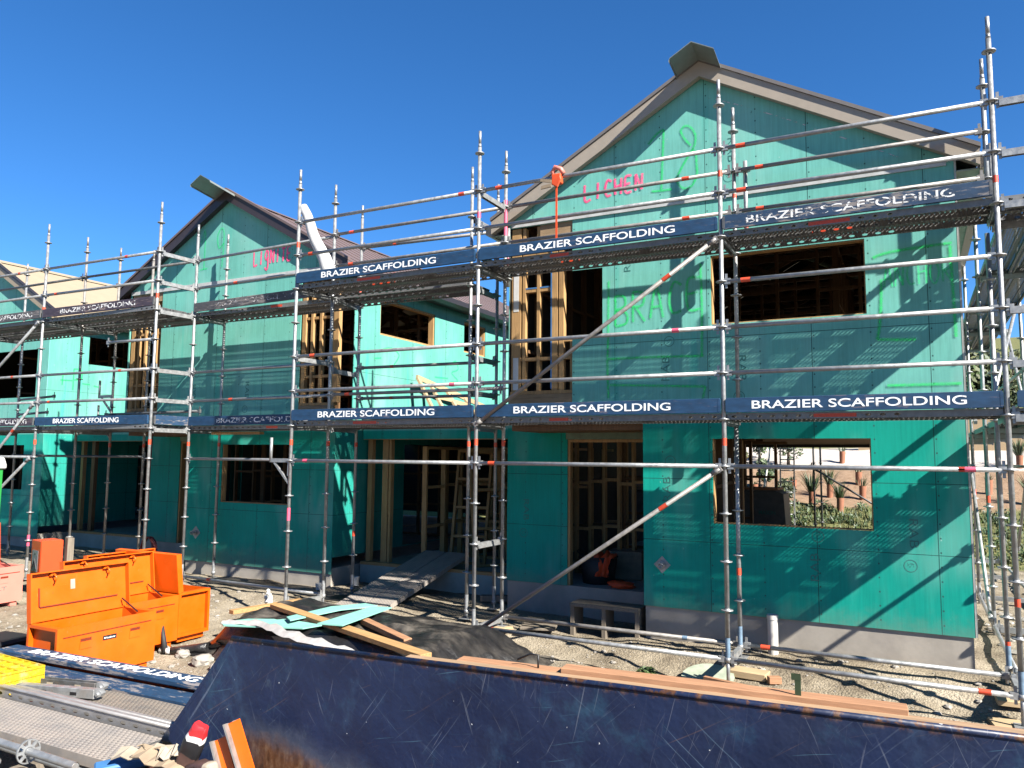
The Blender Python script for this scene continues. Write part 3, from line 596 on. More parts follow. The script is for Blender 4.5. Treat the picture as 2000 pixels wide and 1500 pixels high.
# --- middle house
spec19 = dict(mat='green_board_b', lower=dict(zb=-2.39, open=[(5.78, 7.50, -1.29, -.24)]),
    upper_open=[(3.0, 3.93, .285, 2.79), (7.58, 8.5, .285, 2.79)],
    right_open=[(1.15, 2.98, 1.81, 2.49), (4.14, 5.09, 1.86, 2.54), (0, .42, .285, 2.55), (2.0, 5.5, -2.1, -.2)], left_open=[(-9, -7.2, .9, 2.1), (-2.4, -.3, -2.1, -.2)], back_open=[(6.4, 8.2, -2.1, -.15), (3.4, 4.6, 1.0, 2.1)],
    found=-2.30, roof='roof_brown', barge='barge_brown', trim='roof_brown', gutter='gutter_dark', flash=(.25, .33, .09),
    frames=[(4.6, -2.24, -.07, (2.5, 4.4), 0, 2), (2.2, -2.3, -.07, (5.7, 2.2), PI/2, 2), (3.9, -2.3, -.07, (4.0, 6.5), 0, 2), (5.2, .22, 2.9, (3.1, 4.2), 0, 3), (5.2, .22, 2.9, (3.1, 7.4), 0, 3), (9.6, .22, 2.9, (6.6, 1.5), PI/2, 2), (9.6, .22, 2.9, (3.1, 1.2), PI/2, 2)])
h19 = house((-9.16, .75), 'middle gabled house shell with dark brown barge boards and 19 sprayed on it', spec19)
rect_frame('window_frame', h19, 5.782, 7.498, -1.288, -.242, 1.063, .1, 'pine', .015, 'LB'); rect_frame('door_frame', h19, 3.43, 4.88, -2.255, -.159, 2.065, .1, 'pine', .04, 'LT')
for (u0, u1, m) in ((3.02, 3.13, 'pine'), (3.22, 3.27, 'pine'), (3.42, 3.47, 'pine'), (3.70, 3.80, 'pine'), (3.885, 3.93, 'pine'), (7.60, 7.68, 'pine'), (7.80, 7.85, 'pine'), (8.0, 8.05, 'pine'), (8.26, 8.42, 'pine')):
    b18('stud', h19, (u0, 1.07, .48), (u1, 1.16, 2.78), m)
for a, b in ((3.13, 3.885), (7.68, 8.26)):
    for z in (.92, 1.95): b18('nog', h19, (a, 1.085, z), (b, 1.155, z+.045), 'pine')
    b18('sill_plate', h19, (a-.12, 1.062, .435), (b+.1, 1.165, .48), 'pine'); b18('floor_joist_cover', h19, (a-.12, 1.058, .29), (b+.1, 1.10, .432), 'ply'); b18('lintel', h19, (a-.1, 1.06, 2.62), (b+.1, 1.10, 2.79), 'ply')
b18('horizontal_strip', h19, (3.0, 1.03, 2.795), (8.36, 1.048, 2.862), 'white_strip')
for i, (y0, y1, z0, z1) in enumerate(((2.21, 4.04, 1.81, 2.49), (5.20, 6.15, 1.86, 2.54))):
    mb = MB(); x = 8.41; 
    mb.box((x-.12, y0, z0), (x, y0+.035, z1)); mb.box((x-.12, y1-.035, z0), (x, y1, z1)); mb.box((x-.12, y0+.035, z1-.035), (x, y1-.035, z1)); mb.box((x-.12, y0+.035, z0), (x, y1-.035, z0+.035)); grp(mb.build('window_frame', 'pine', h19))
anchor(h19, 5.18, -1.87, 1.05, .12)
grp(strokes('sprayed_number', word(4.94, 3.13, .76, .24, .20, '19'), .05, 'spray_faint', h19, 1.046))
grp(strokes('sprayed_word', word(6.38, 3.06, .25, .105, .032, 'LIGNITE', .01), .058, 'spray_pink', h19, 1.046))
sw = strokes('sprayed_word', [[(1.25, 1.55), (1.5, 1.6), (1.75, 1.5), (1.6, 1.3)], [(1.0, 1.35), (1.2, 1.38)], [(3.6, 1.5), (3.8, 1.62), (3.9, 1.45), (3.65, 1.35), (3.9, 1.2), (3.6, 1.15)], [(3.0, 1.2), (3.5, 1.22)]], .05, 'spray_faint', h19, 0)
sw.location = (8.435, 1.062, 2.8); sw.rotation_euler = (0, 0, PI/2)
printed(h19, 6.3, .9, 1.05, PI/2); printed(h19, 5.0, .6, 1.05, -PI/2)
# --- far left house
spec20 = dict(spec19); spec20.update(mat='green_board', roof='roof_beige', barge='roof_beige', trim='gutter_dark', gutter='roof_beige', flash=(.28, .6, .03), right_open=[(.98, 2.05, 1.77, 2.45), (2.5, 5.5, -2.1, -.2)], upper_open=[(6.0, 8.0, .9, 2.05)],
    lower=dict(zb=-2.39, open=[(6.0, 7.7, -1.29, -.24)]), back_open=[], left_open=[], lopen=False, frames=spec19['frames'][:6], flash_mat='roof_beige')
h20 = house((-18.53, 1.5), 'far green house shell under a beige metal roof, cut by the left edge', spec20)
sw = strokes('sprayed_word', [[(.35, 1.2), (.36, 1.5)], [(.3, 1.32), (.6, 1.33)], [(.62, 1.62), (.62, 1.1)], [(.62, 1.62), (.8, 1.6), (.82, 1.4), (.64, 1.35)], [(.85, 1.28), (1.05, 1.27)], [(1.15, 1.25), (1.3, 1.24), (1.32, 1.4)]], .05, 'spray_green', h20, 0)
sw.location = (8.435, 1.062, 2.8); sw.rotation_euler = (0, 0, PI/2)

# --- link garages between the houses
def garage(x0, x1, yf, label, frames, wide=None):
    G = thing('garage', label, 'garage', (0, 0, 0))
    zs = -2.30
    mb = MB(); mb.box((x0+.02, yf, -3.0), (x1-.02, yf+6.4, zs)); mb.build('floor_slab', 'slab', G)
    mb = MB(); mb.box((x0+.02, yf-.012, -.13), (x1-.02, yf, .20)); mb.build('header', 'green_board', G)
    mb = MB(); mb.box((x0+.02, yf+.002, -.14), (x1-.02, yf+.09, .12)); mb.build('lintel', 'pine', G)
    mb = MB(); mb.box((x0+.02, yf-.02, .202), (x1-.02, yf+6.4, .27)); mb.build('flat_roof', 'galv_dark', G)
    mb = MB(); mb.box((x0+.02, yf+6.4, -2.3), (x1-.02, yf+6.5, .2)); mb.build('back_wall', 'interior_shade', G)  # wall coloured dark to stand for the garage's shade
    mb = MB(); mb.box((x0+.02, yf+.0, zs+.001), (x1-.02, yf+.10, zs+.05)); mb.build('bottom_plate', 'pine', G)
    for u, w_, m in frames:
        mb = MB(); mb.box((u, yf+.12, zs+.05), (u+w_, yf+.21, -.13)); mb.build('post', m, G)
    return G
g1 = garage(-.70, 2.44, 2.5, 'open garage between the near and middle houses with bare framing', [(-.66, .09, 'pine'), (-.34, .12, 'pine'), (-.20, .045, 'pine')])
g2 = garage(-10.08, -6.72, 3.25, 'dark open garage between the middle and far left houses', [(-9.9, .09, 'pine'), (-9.5, .12, 'pine_dark')])
for i, (L, z1, org, rz, lean, lab) in enumerate(((3.0, -.25, (-.1, 4.3), 0, 0, None), (3.2, -.25, (-.55, 6.0), 0, 0, None), (3.0, -.25, (.35, 3.0), PI/2, 0, None))):
    frame_mb(L, -2.3, z1, nogs=2).build('wall_frame', 'pine', g1, (org[0], org[1], 0), (0, 0, rz))
# prefabricated frames leaning inside the near garage
def leaning(label, x, y, rz, lean, L, hgt, step, nogs, mat):
    o = frame_mb(L, 0, hgt, step, nogs).build('wall_panel', mat, None, (x, y, -2.295), (0, 0, 0))
    o.rotation_euler = (R(lean), 0, rz); tag(o, label, 'wall panel', 'prefabricated frames leaning in the garage')
leaning('narrow timber frame with three rungs leaning in the garage middle', .62, 3.35, R(12), -12, .62, 2.05, .62, 3, 'pine')
leaning('wide pale ladder frame leaning against the right garage side, nearest one', 1.30, 3.2, R(55), -14, 1.8, 2.05, .6, 2, 'pine')
leaning('wide timber frame leaning behind another at the right garage side', 1.55, 3.9, R(60), -16, 1.8, 2.1, .45, 3, 'pine')

# ------------------------------------------------------------------ ring-lock scaffolds
RT = .0242
def rosette(mb, x, y, z):
    n = 12; ro, ri = .062, .024
    for zz in (-.005, .005): pass
    mb.tube((x, y, z-.0055), (x, y, z+.0055), ro, 12); mb.tube((x, y, z-.018), (x, y, z+.018), .030, 10)
def standard(parent, x, y, z0, z1, tapes=(), mat='galv', base=None, spig=True, z_first=-2.5, blue=False):
    mb = MB(); top = z1-.22 if spig else z1
    mb.tube((x, y, z0), (x, y, top), RT, 12)
    if spig: mb.tube((x, y, top), (x, y, top+.05), RT, 12, .019); mb.tube((x, y, top+.05), (x, y, z1), .019, 12)
    z = z_first
    while z < top-.02:
        if z > z0+.05: rosette(mb, x, y, z)
        z += .5
    for zt, h, k in tapes: mb.mat(k); mb.tube((x, y, zt), (x, y, zt+h), RT+.0015, 12, caps=False)
    mb.mat(0)
    o = mb.build('standard', [mat, 'tape_orange', 'tape_pink', 'tape_blue'], parent)
    if base is not None:
        b = MB(); b.tube((x, y, base), (x, y, z0+.02), .019, 10); b.tube((x, y, z0-.05), (x, y, z0), .034, 8); b.box((x-.075, y-.075, base), (x+.075, y+.075, base+.008)); b.mat(1 if blue else 0); b.tube((x, y, z0), (x, y, z0+.20), RT+.002, 12, caps=False)
        b.build('base_jack', ['galv', 'tape_blue'], o)
    return o
def wedge(mb, p, d):
    p = Vector(p); d = Vector(d).normalized()
    mb.beam(p+d*.028, p+d*.095, .042, .062); mb.beam(p+d*.05+Vector((0, 0, .085)), p+d*.05-Vector((0, 0, .075)), .008, .026, d)
def ledger(parent, p, q, tapes=(), mat='galv', name='ledger', r=RT):
    p = Vector(p); q = Vector(q); d = (q-p).normalized(); L = (q-p).length; mb = MB()
    mb.tube(p+d*.07, q-d*.07, r, 12); wedge(mb, p, d); wedge(mb, q, -d)
    for t, h, k in tapes: mb.mat(k); mb.tube(p+d*(t*L), p+d*(t*L+h), r+.0015, 12, caps=False)
    return mb.build(name, [mat, 'tape_orange', 'tape_pink', 'tape_blue'], parent)
def transom(parent, p, q, mat='galv'):
    p = Vector(p); q = Vector(q); d = (q-p).normalized(); mb = MB()
    mb.beam(p+d*.06, q-d*.06, .048, .012); u = Vector((0, 0, 1)); s = d.cross(u)*.022
    for k in (1, -1): mb.beam(p+d*.06+s*k-u*.03, q-d*.06+s*k-u*.03, .005, .06)
    wedge(mb, p, d); wedge(mb, q, -d); return mb.build('transom', mat, parent)
def brace(parent, p, q, tapes=(), mat='galv'):
    p = Vector(p); q = Vector(q); d = (q-p).normalized(); L = (q-p).length; mb = MB()
    mb.tube(p, q, .0242, 12)
    for e, s in ((p, 1), (q, -1)): mb.tube(e, e+d*s*.09, .030, 8); mb.beam(e-d*s*.02, e+d*s*.02, .05, .06)
    for t, h, k in tapes: mb.mat(k); mb.tube(p+d*(t*L), p+d*(t*L+h), .026, 12, caps=False)
    return mb.build('brace', [mat, 'tape_orange', 'tape_pink'], parent)
def plank_mesh(L, wd=.32, mat='deck_steel', sticker=None):
    """a perforated steel plank with flanged sides, local x along its length, top at z=0"""
    mb = MB(); t = .0018
    mb.box((0.03, -wd/2, -t), (L-.03, wd/2, 0))
    for s in (1, -1):
        y = s*wd/2
        mb.box((.03, min(y, y-s*t), -.067), (L-.03, max(y, y-s*t), -t)); mb.box((.03, min(y-s*t, y-s*.022), -.069), (L-.03, max(y-s*t, y-s*.022), -.067))
    mb.mat(1)
    for x in (.03, L-.03-.004): mb.box((x, -wd/2+.003, -.066), (x+.004, wd/2-.003, -.002))
    for x, d in ((.0, 1), (L, -1)):
        for y in (-.1, .1): mb.beam((x, y, -.03), (x+d*.06, y, -.02), .05, .03)
    for y in (-.07, .07): mb.box((.05, y-.006, -.014), (L-.05, y+.006, -.0025))
    if sticker: mb.mat(2); a, b = sticker; mb.box((a, -wd/2-.001, -.055), (b, -wd/2-.0002, -.018))
    bmesh.ops.recalc_face_normals(mb.bm, faces=mb.bm.faces)
    me = bpy.data.meshes.new('deck_plank'); mb.bm.to_mesh(me); mb.bm.free()
    for m in (mat, 'galv_dark', 'tape_orange'): me.materials.append(M[m])
    return me
PL = {}
def deck(parent, x0, x1, y0, z, n=2, along='x', pitch=.345, mat='deck_steel', first=.175, sticker=None):
    L = abs(x1-x0); key = (round(L, 2), mat, sticker)
    if key not in PL: PL[key] = plank_mesh(L, mat=mat, sticker=sticker)
    for k in range(n):
        if along == 'x': link('deck_plank', PL[key], parent, (x0, y0+first+k*pitch, z))
        else: link('deck_plank', PL[key], parent, (y0+first+k*pitch, x0, z), (0, 0, R(90)))
TXT = {}
def toe_board(label, p, q, z, mat, paint='paint_white', start=.5, body='BRAZIER SCAFFOLDING', tw=1.95, h=.155, text=True, group='lettered toe boards along the scaffold lifts', flat=False):
    p = Vector((*p, z)); q = Vector((*q, z)); L = (q-p).length; rz = math.atan2(q.y-p.y, q.x-p.x)
    T = thing('toe_board', label, 'toe board', p, rz, group)
    mb = MB(); mb.box((.035, -.017, 0), (L-.035, .017, h)); mb.build('board', mat, T, bevel=.003)
    for x in (.028, L-.055):
        mb = MB(); mb.box((x, -.0185, .012), (x+.027, .0185, h-.012)); mb.build('end_clip', 'galv_dark' if mat != 'board_blue' else mat, T)
    if text:
        key = (body, tw)
        if key not in TXT: TXT[key] = text_mesh(body, tw, .086)
        me = TXT[key].copy(); me.materials.append(M[paint]); link('lettering', me, T, (start, -.0175, .036))
    return T
O_, P_, B_ = 1, 2, 3
# --- main scaffold before the near house
SC = thing('scaffold', 'galvanised tube scaffold of three bays with two decks before the near house', 'scaffold', (0, 0, -2.8))
SC.location = (0, 0, 0)
X4 = (0, 3.07, 6.14, 8.71)
for x, zb, tp in ((0, -2.62, ((-.28, .08, O_), (2.62, .08, O_), (-1.35, .18, P_))), (3.07, -2.66, ((-.28, .08, O_), (2.64, .08, P_))), (6.14, -2.78, ((-.28, .08, O_), (2.68, .07, O_))), (8.71, -2.76, ((-1.72, .07, O_), (2.20, .07, O_)))):
    standard(SC, x, 0, -2.48, 3.80+(.05 if x > 8 else 0), tp, base=zb, blue=x > 5)
for x, y, z0, z1, tp, bs in ((.05, .73, -2.48, 3.8, ((-.28, .07, O_), (2.3, .07, O_)), -2.62), (3.07, .73, -2.48, 3.8, ((-.28, .08, O_), (2.6, .5, P_)), -2.62), (6.14, .64, -2.48, -.03, ((-1.72, .08, O_),), -2.62), (6.14, .775, -.03, 3.8, ((2.68, .05, O_),), None), (8.71, 1.08, -2.48, 2.0, ((-2.3, .06, O_),), -2.62), (8.71, .78, 2.0, 3.8, (), None), (8.76, .86, 1.95, 2.9, (), None)):
    standard(SC, x, y, z0, z1, tp, base=bs, blue=x > 5 and z0 < -1, spig=z1 > 3)
standard(SC, 6.27, .79, 2.07, 3.12, ((2.30, .08, O_), ), spig=False)
standard(SC, 9.44, 0, -2.48, 3.8, base=-2.76); standard(SC, 9.44, .73, -2.48, 3.8, base=-2.7)
standard(SC, 3.08, .80, 1.9, 2.72, ((2.2, .1, P_),), spig=False)
for i in range(3):
    a, b = X4[i], X4[i+1]
    for z in ((3, 2.5, 1.0, .5, -.5) if i < 2 else (3, 2.5, 1.5, 1.0, .5, -.5)):
        tp = {(0, 3): ((.90, .09, O_),), (0, 2.5): ((.07, .08, O_),), (0, 1.0): ((.1, .09, O_),), (0, .5): ((.87, .08, P_),), (0, -.5): ((.08, .08, P_),), (1, 3): ((.08, .09, O_),), (1, 1.0): ((.82, .08, P_),), (1, -.5): ((.06, .09, O_),), (2, 3): ((.07, .1, O_),), (2, 2.5): ((.07, .1, O_),), (2, 1.5): ((.08, .1, O_),), (2, -.5): ((.84, .14, P_), (.84, .05, O_))}.get((i, z), ())
        ledger(SC, (a, 0, z), (b, 0, z), tp)
    for z in (3, 2.5) if i else (3, 2.5, .5):
        if i == 2: z += 0
        ledger(SC, (a+(.05 if a == 0 else 0), .73, z), (b, .73, z), ((.8, .09, O_),) if i == 1 else ((.1, .09, O_),), 'galv_worn')
    if i: ledger(SC, (a, 0, -2.5), (b, 0, -2.5), ((.06, .09, O_),) if i == 1 else ((.87, .1, O_),)); ledger(SC, (a, .73, -2.5), (b, .73, -2.5), ((.78, .06, B_),) if i == 1 else ((.08, .1, O_),), 'galv_worn' if i == 1 else 'galv')
for x in X4+(9.44,):
    for z in (2.0, 0.0, -2.5): transom(SC, (x, 0, z), (x+(.05 if x == 0 else 0), .73, z), 'galv')
for z in (3, 2.5, 1.0, .5): transom(SC, (9.44, 0, z), (9.44, .73, z))
ledger(SC, (9.44, 0, -.5), (9.44, .73, -.5)); transom(SC, (3.07, 0, -1.5), (3.07, .73, -1.5)); transom(SC, (0, 0, 1.0), (.05, .73, 1.0)); transom(SC, (3.07, 0, 3.0), (3.07, .73, 3.0))
for z in (3, 2.5, 1.0, .5, 0, 2.0): transom(SC, (8.71, 0, z), (9.44, 0, z))
brace(SC, (3.10, -.055, -2.56), (6.10, -.055, -.53), ((.78, .1, O_),), 'galv_worn'); brace(SC, (3.10, -.055, -.02), (6.10, -.055, 1.97), ((.80, .1, O_),), 'galv_worn')
for i in range(3):
    a, b = X4[i], X4[i+1]
    for z in (.065, 2.065): deck(SC, a, b, .0, z, 2, sticker=((1.1, 1.5), (1.0, 1.25), (.9, 1.3))[i])
deck(SC, 8.71, 9.44, 0, .065); deck(SC, 8.71, 9.44, 0, 2.065)
def hop_up(parent, x, y, z, dx, hgt=.33):
    mb = MB(); mb.beam((x, y, z), (x+dx, y, z), .035, .055); mb.beam((x, y, z-.34), (x+dx*.8, y, z-.03), .03, .03); mb.beam((x+dx*.08, y, z), (x+dx*.08, y, z-.22), .02, .03); mb.tube((x+dx, y, z-.03), (x+dx, y, z+hgt), .022, 10); return mb.build('hop_up_bracket', 'galv', parent)
hop_up(SC, 0, 0, -.5, -.38)
# --- set-back scaffold before the middle house and over the recess
SB = thing('scaffold', 'set-back tube scaffold along the middle house and recess, behind the front row', 'scaffold', (0, 0, 0))
for x, y, z1, tp in ((-3.25, .93, 3.66, ()), (-3.25, 1.6, 3.66, ((2.3, .08, O_),)), (-.05, 1.52, 3.72, ((-1.7, .08, O_), (2.2, .09, O_))), (2.43, .9, 3.74, ()), (2.43, 1.68, 3.74, ())):
    standard(SB, x, y, -2.5, z1, ((-.28, .07, O_),)+tp, 'galv', base=-2.62)
for z in (3.0, 2.5, 1.0, .5, -.5): ledger(SB, (-3.25, .93, z), (.05, .80, z), ((.3, .09, O_),) if z in (.5, 2.5) else ())
for z in (3.0, 2.5, 1.0, .5): ledger(SB, (-.05, 1.52, z), (2.43, 1.68, z), ((.25, .06, O_),), 'galv_worn')
ledger(SB, (-3.25, .93, -2.5), (.0, .80, -2.5), ((.2, .08, O_),))
for z in (3.0, 2.5, 1.0, .5, 2.0, 0): transom(SB, (2.43, .9, z), (2.43, 1.68, z))
for z in (2.0, 0): transom(SB, (-3.25, .93, z), (-3.25, 1.6, z)); transom(SB, (.05, .76, z), (-.05, 1.52, z))
for z in (.065, 2.065): deck(SB, -3.25, -.02, .93, z, 2, sticker=(1.8, 2.05)); deck(SB, .0, 2.43, .80, z, 2)
transom(SB, (.05, .76, .9), (-.05, 1.52, .9))
# --- left scaffold
SL_ = thing('scaffold', 'left tube scaffold crossing in front of the recess beside the far house', 'scaffold', (0, 0, 0))
for x, y, z1, tp, m in ((-3.30, .2, 3.86, ((-.27, .09, O_), (2.2, .08, O_), (-2.3, .25, P_)), 'galv'), (-6.33, .12, 3.86, ((-.27, .09, O_), (2.2, .08, O_), (-2.1, .2, P_)), 'galv'), (-9.4, .1, 3.8, (), 'galv'), (-6.30, .87, 3.8, (), 'galv_worn'), (-9.4, .85, 3.8, (), 'galv'),
                        (-6.25, 1.55, 3.75, ((-.3, .08, O_), (2.5, .08, O_)), 'galv_worn'), (-9.35, 1.5, 3.75, ((2.5, .08, O_),), 'galv'), (-5.3, 1.6, 3.6, ((-.3, .07, O_),), 'galv_worn')):
    standard(SL_, x, y, -2.5, z1, tp, m, base=-2.68)
for (a, ya), (b, yb) in (((-6.33, .12), (-3.30, .2)), ((-9.4, .1), (-6.33, .12))):
    for z in (3, 2.5, 1, .5): ledger(SL_, (a, ya, z), (b, yb, z), ((.72, .07, O_),) if z in (3, 1) else ((.1, .07, O_),), 'galv')
    ledger(SL_, (a, ya+.74, 3.0), (b, yb+.74, 3.0), (), 'galv_dark')
ledger(SL_, (-9.4, .1, -.5), (-6.33, .12, -.5))
for z in (3, 2.5, 2.0, 1, .5, 0.0): transom(SL_, (-3.30, .2, z), (-3.25, .93, z))
for x, y in ((-6.33, .12), (-9.4, .1)):
    for z in (2.0, 0): transom(SL_, (x, y, z), (x+.03, y+.75, z)); transom(SL_, (x+.03, y+.75, z), (x+.08, y+1.43, z))
brace(SL_, (-9.3, .05, .02), (-6.38, .06, 1.98)); brace(SL_, (-9.3, .05, -1.98), (-6.38, .06, .45), ((.8, .08, O_),)); brace(SL_, (-9.3, .05, -2.5), (-6.38, .06, -.53), ((.6, .1, O_),))
for z in (.065, 2.065):
    for a, b in ((-6.33, -3.30), (-9.4, -6.33)): deck(SL_, a, b, .14, z, 2, mat='deck_steel'); deck(SL_, a, b, .86, z, 2)
hop_up(SL_, -6.25, 1.55, .72, -.42); hop_up(SL_, -6.25, 1.55, .22, -.42); ledger(SL_, (-3.30, .2, 1.5), (-4.5, .15, 1.5)); ledger(SL_, (-6.4, 1.5, .35), (-3.4, 1.3, .35), (), 'galv_dark')
ledger(SL_, (-9.35, 1.5, .72), (-7.4, 1.1, .72), (), 'galv_dark'); ledger(SL_, (-9.35, 1.5, .40), (-7.6, 1.1, .40), (), 'galv_dark'); ledger(SL_, (-9.35, 1.5, .22), (-7.4, 1.1, .22), (), 'galv_dark')
ledger(SL_, (-8.4, .9, -.48), (-5.2, 1.6, -.48), (), 'galv_dark')
# --- side scaffold running back along the near house
SD = thing('scaffold', 'side scaffold running back along the right wall with decks overhead', 'scaffold', (0, 0, 0))
YS = (.73, 3.3, 5.87, 8.44, 11.0)
for i, y in enumerate(YS):
    for x in (8.76, 9.49):
        if i == 0: continue
        standard(SD, x, y, -2.5, 3.8, ((-.95 if x < 9 else -.4, .09, O_),), 'galv', base=-2.66)
        
    for z in (0, 2.0): transom(SD, (8.76, y, z), (9.49, y, z))
    if i == 0: continue
    y0 = YS[i-1]
    for z in (.5, 1.0, 2.5, 3.0, -.5): ledger(SD, (9.49, y0, z), (9.49, y, z), (), 'galv')
    ledger(SD, (8.76, y0, -2.5), (8.76, y, -2.5)); ledger(SD, (9.49, y0, -2.5), (9.49, y, -2.5)); transom(SD, (8.76, y, -2.5), (9.49, y, -2.5))
    for z in (.065, 2.065): deck(SD, y0, y, 8.78, z, 2, 'y')
    if i < 4: brace(SD, (9.55, y0, 0), (9.55, y, 2.0)); brace(SD, (9.55, y, -2.0), (9.55, y0, 0))
brace(SD, (8.72, 3.25, -2.4), (8.72, 5.8, -.5)); brace(SD, (8.82, 3.3, 0.2), (9.44, 5.87, 2.0)); brace(SD, (8.82, 5.87, 0.2), (8.82, 8.44, 2.0))
# --- scaffold behind the near house, seen through its window
SK = thing('scaffold', 'dark tube scaffold behind the near house seen through its lower window', 'scaffold', (0, 0, 0))
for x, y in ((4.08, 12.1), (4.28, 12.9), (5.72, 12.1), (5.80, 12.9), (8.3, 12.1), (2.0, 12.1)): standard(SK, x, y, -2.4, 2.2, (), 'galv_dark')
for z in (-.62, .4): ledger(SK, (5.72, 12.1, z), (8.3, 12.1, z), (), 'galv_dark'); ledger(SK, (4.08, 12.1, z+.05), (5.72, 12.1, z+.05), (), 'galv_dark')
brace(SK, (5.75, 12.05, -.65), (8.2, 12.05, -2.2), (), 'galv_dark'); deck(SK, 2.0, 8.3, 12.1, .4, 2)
# ladder and white pole behind
LD = thing('ladder', 'slim aluminium ladder standing on the grass behind the near house', 'ladder', (5.0, 12.6, -2.3))
mb = MB()
for x in (-.17, .17): mb.beam((x, 0, 0), (x, .35, 3.2), .03, .06)
mb.build('side_rail', 'galv', LD); mb = MB()
for k in range(11): mb.tube((-.17, .02+.03*k, .2+.28*k), (.17, .02+.03*k, .2+.28*k), .014, 8)
mb.build('rung', 'galv', LD)
for x, y, tilt, lab in ((4.60, 13.4, .0, 'upright pale scaffold tube left of the ladder behind the house'), (4.42, 13.3, .28, 'pale scaffold tube leaning to the left behind the house')):
    mb = MB(); mb.tube((tilt*-1.0, 0, 0), (tilt*.3, .1, 2.2), .03, 10); tag(mb.build('scaffold_tube', 'pvc', None, (x, y, -2.25)), lab, 'tube')

# --- toe boards
T = toe_board
T('clean navy toe board, lower lift, leftmost of three before the near house, white lettering', (0, -.03), (3.07, -.03), .07, 'board_blue', start=.52)
T('navy toe board on the lower lift with the long brace ending at its left end', (3.07, -.03), (6.14, -.03), .07, 'board_blue', start=.55)
T('navy toe board on the lower lift above the picture window, bright lettering', (6.14, -.03), (8.71, -.03), .07, 'board_blue', start=.30)
T('short navy toe board past the right corner standard on the lower lift', (8.76, -.03), (9.42, -.03), .07, 'board_blue', text=False)
T('navy toe board on the upper lift right of the white foam roll', (0, -.03), (3.07, -.03), 2.07, 'board_blue', start=.50)
T('navy toe board on the upper lift under the orange clamp strap', (3.07, -.03), (6.14, -.03), 2.07, 'board_blue', start=.62)
T('scuffed toe board on the upper lift at the right gable end, letters worn away', (6.14, -.03), (8.71, -.03), 2.07, 'board_blue_worn', 'paint_worn', start=.28)
T('navy toe board of the lower lift left of the corner transoms, orange boxes below', (-6.33, .09), (-3.30, .17), .07, 'board_blue', start=.55, tw=1.75)
T('plum brown toe board of the upper lift with faded letters, before the beige roof', (-6.33, .09), (-3.30, .17), 2.07, 'board_plum', 'paint_worn', start=.55, tw=2.0)
T('worn toe board of the lower lift cut by the left edge', (-9.4, .07), (-6.33, .09), .07, 'board_plum', 'paint_worn', start=.95, tw=1.9)
T('grey toe board of the upper lift cut by the left edge', (-9.4, .07), (-6.33, .09), 2.07, 'board_grey', 'paint_worn', start=.8, tw=2.0)
T('short blue toe board with bare worn patches across the scaffold corner', (-3.27, .2), (-3.24, .93), .07, 'board_blue_worn', text=False)
T('dark blue toe board of the set-back lower lift, lettering in shade', (-3.25, .90), (.0, .77), .07, 'board_blue', 'paint_worn', start=.75, tw=2.1)
T('weathered grey toe board of the set-back upper lift with ghost lettering', (-3.25, .90), (.0, .77), 2.07, 'board_grey', 'paint_faint', start=.6, tw=1.9)

# ------------------------------------------------------------------ things on and around the scaffolds
mb = MB(); a = Vector((-.36, .45, 3.42)); b = Vector((.20, .5, 2.28)); 
pts = [a.lerp(b, i/8)+Vector((.02*math.sin(i*1.3), 0, 0)) for i in range(9)]
mb.path(pts, .1, 16, [.072, .074, .078, .082, .088, .094, .10, .11, .125])
tag(mb.build('foam_roll', 'foam', None, smooth=True), 'long white foam roll leaning on the upper scaffold deck beside a standard', 'foam roll')
H = thing('rail_clamp', 'orange clamp with a hanging strap hooked over the top guard rail', 'clamp', (4.18, -.03, 3.0))
mb = MB(); mb.box((-.05, -.05, -.10), (.07, .04, .02)); mb.prism([(-.06, -.052, -.1), (.03, -.052, -.16), (.08, -.052, -.06), (.06, -.052, .0)], (0, .02, 0)); mb.build('body', 'hivis', H, bevel=.01)
mb = MB(); mb.path([(-.03, 0, -.02), (-.05, -.02, .06), (-.01, -.03, .11), (.06, -.02, .08), (.09, 0, .02)], .028, 8); mb.build('hook', 'salmon', H)
mb = MB(); mb.prism([(-.05, -.06, -.05), (-.19, -.06, -.02), (-.20, -.06, -.05), (-.05, -.06, -.09)], (0, .02, 0)); mb.prism([(-.05, -.06, -.1), (-.18, -.06, -.11), (-.19, -.06, -.15), (-.05, -.06, -.14)], (0, .02, 0)); mb.build('grip', 'card', H)
mb = MB(); mb.box((-.012, -.01, -.82), (.012, -.004, -.05)); mb.build('strap', 'hivis', H)
mb = MB(); mb.box((0, 0, 0), (.62, .03, .15)); tag(mb.build('grey_board', 'galv_worn', None, (8.10, .45, 2.23), (R(6), R(2), R(2))), 'plain grey board standing on the upper deck by the right gable end', 'board')
# timber truss frame lying on the garage roof
F = thing('truss_panel', 'sunlit pale timber truss frame tilted on the garage roof behind the navy board', 'truss', (-.42, 3.9, .30))
mb = MB()
P0, P1 = Vector((-.12, 0, .80)), Vector((-.08, 2.9, .34)); Q0, Q1 = Vector((.30, .05, .03)), Vector((.28, 2.9, .03))
mb.beam(P0, P1, .045, .09); mb.beam(Q0, Q1, .045, .09)
for t in (0.01, .15, .36, .60, .8, .98): mb.beam(P0.lerp(P1, t), Q0.lerp(Q1, t), .09, .045)
for t in (.15, .36): mb.beam(P0.lerp(P1, t).lerp(Q0.lerp(Q1, t), .4), P0.lerp(P1, t+.21).lerp(Q0.lerp(Q1, t+.21), .35), .045, .08)
mb.build('framing', 'pine_pale', F)
mb = MB(); mb.box((.0, -.32, -.02), (.34, -.05, .12)); mb.build('packing_block', 'pine_red', F)
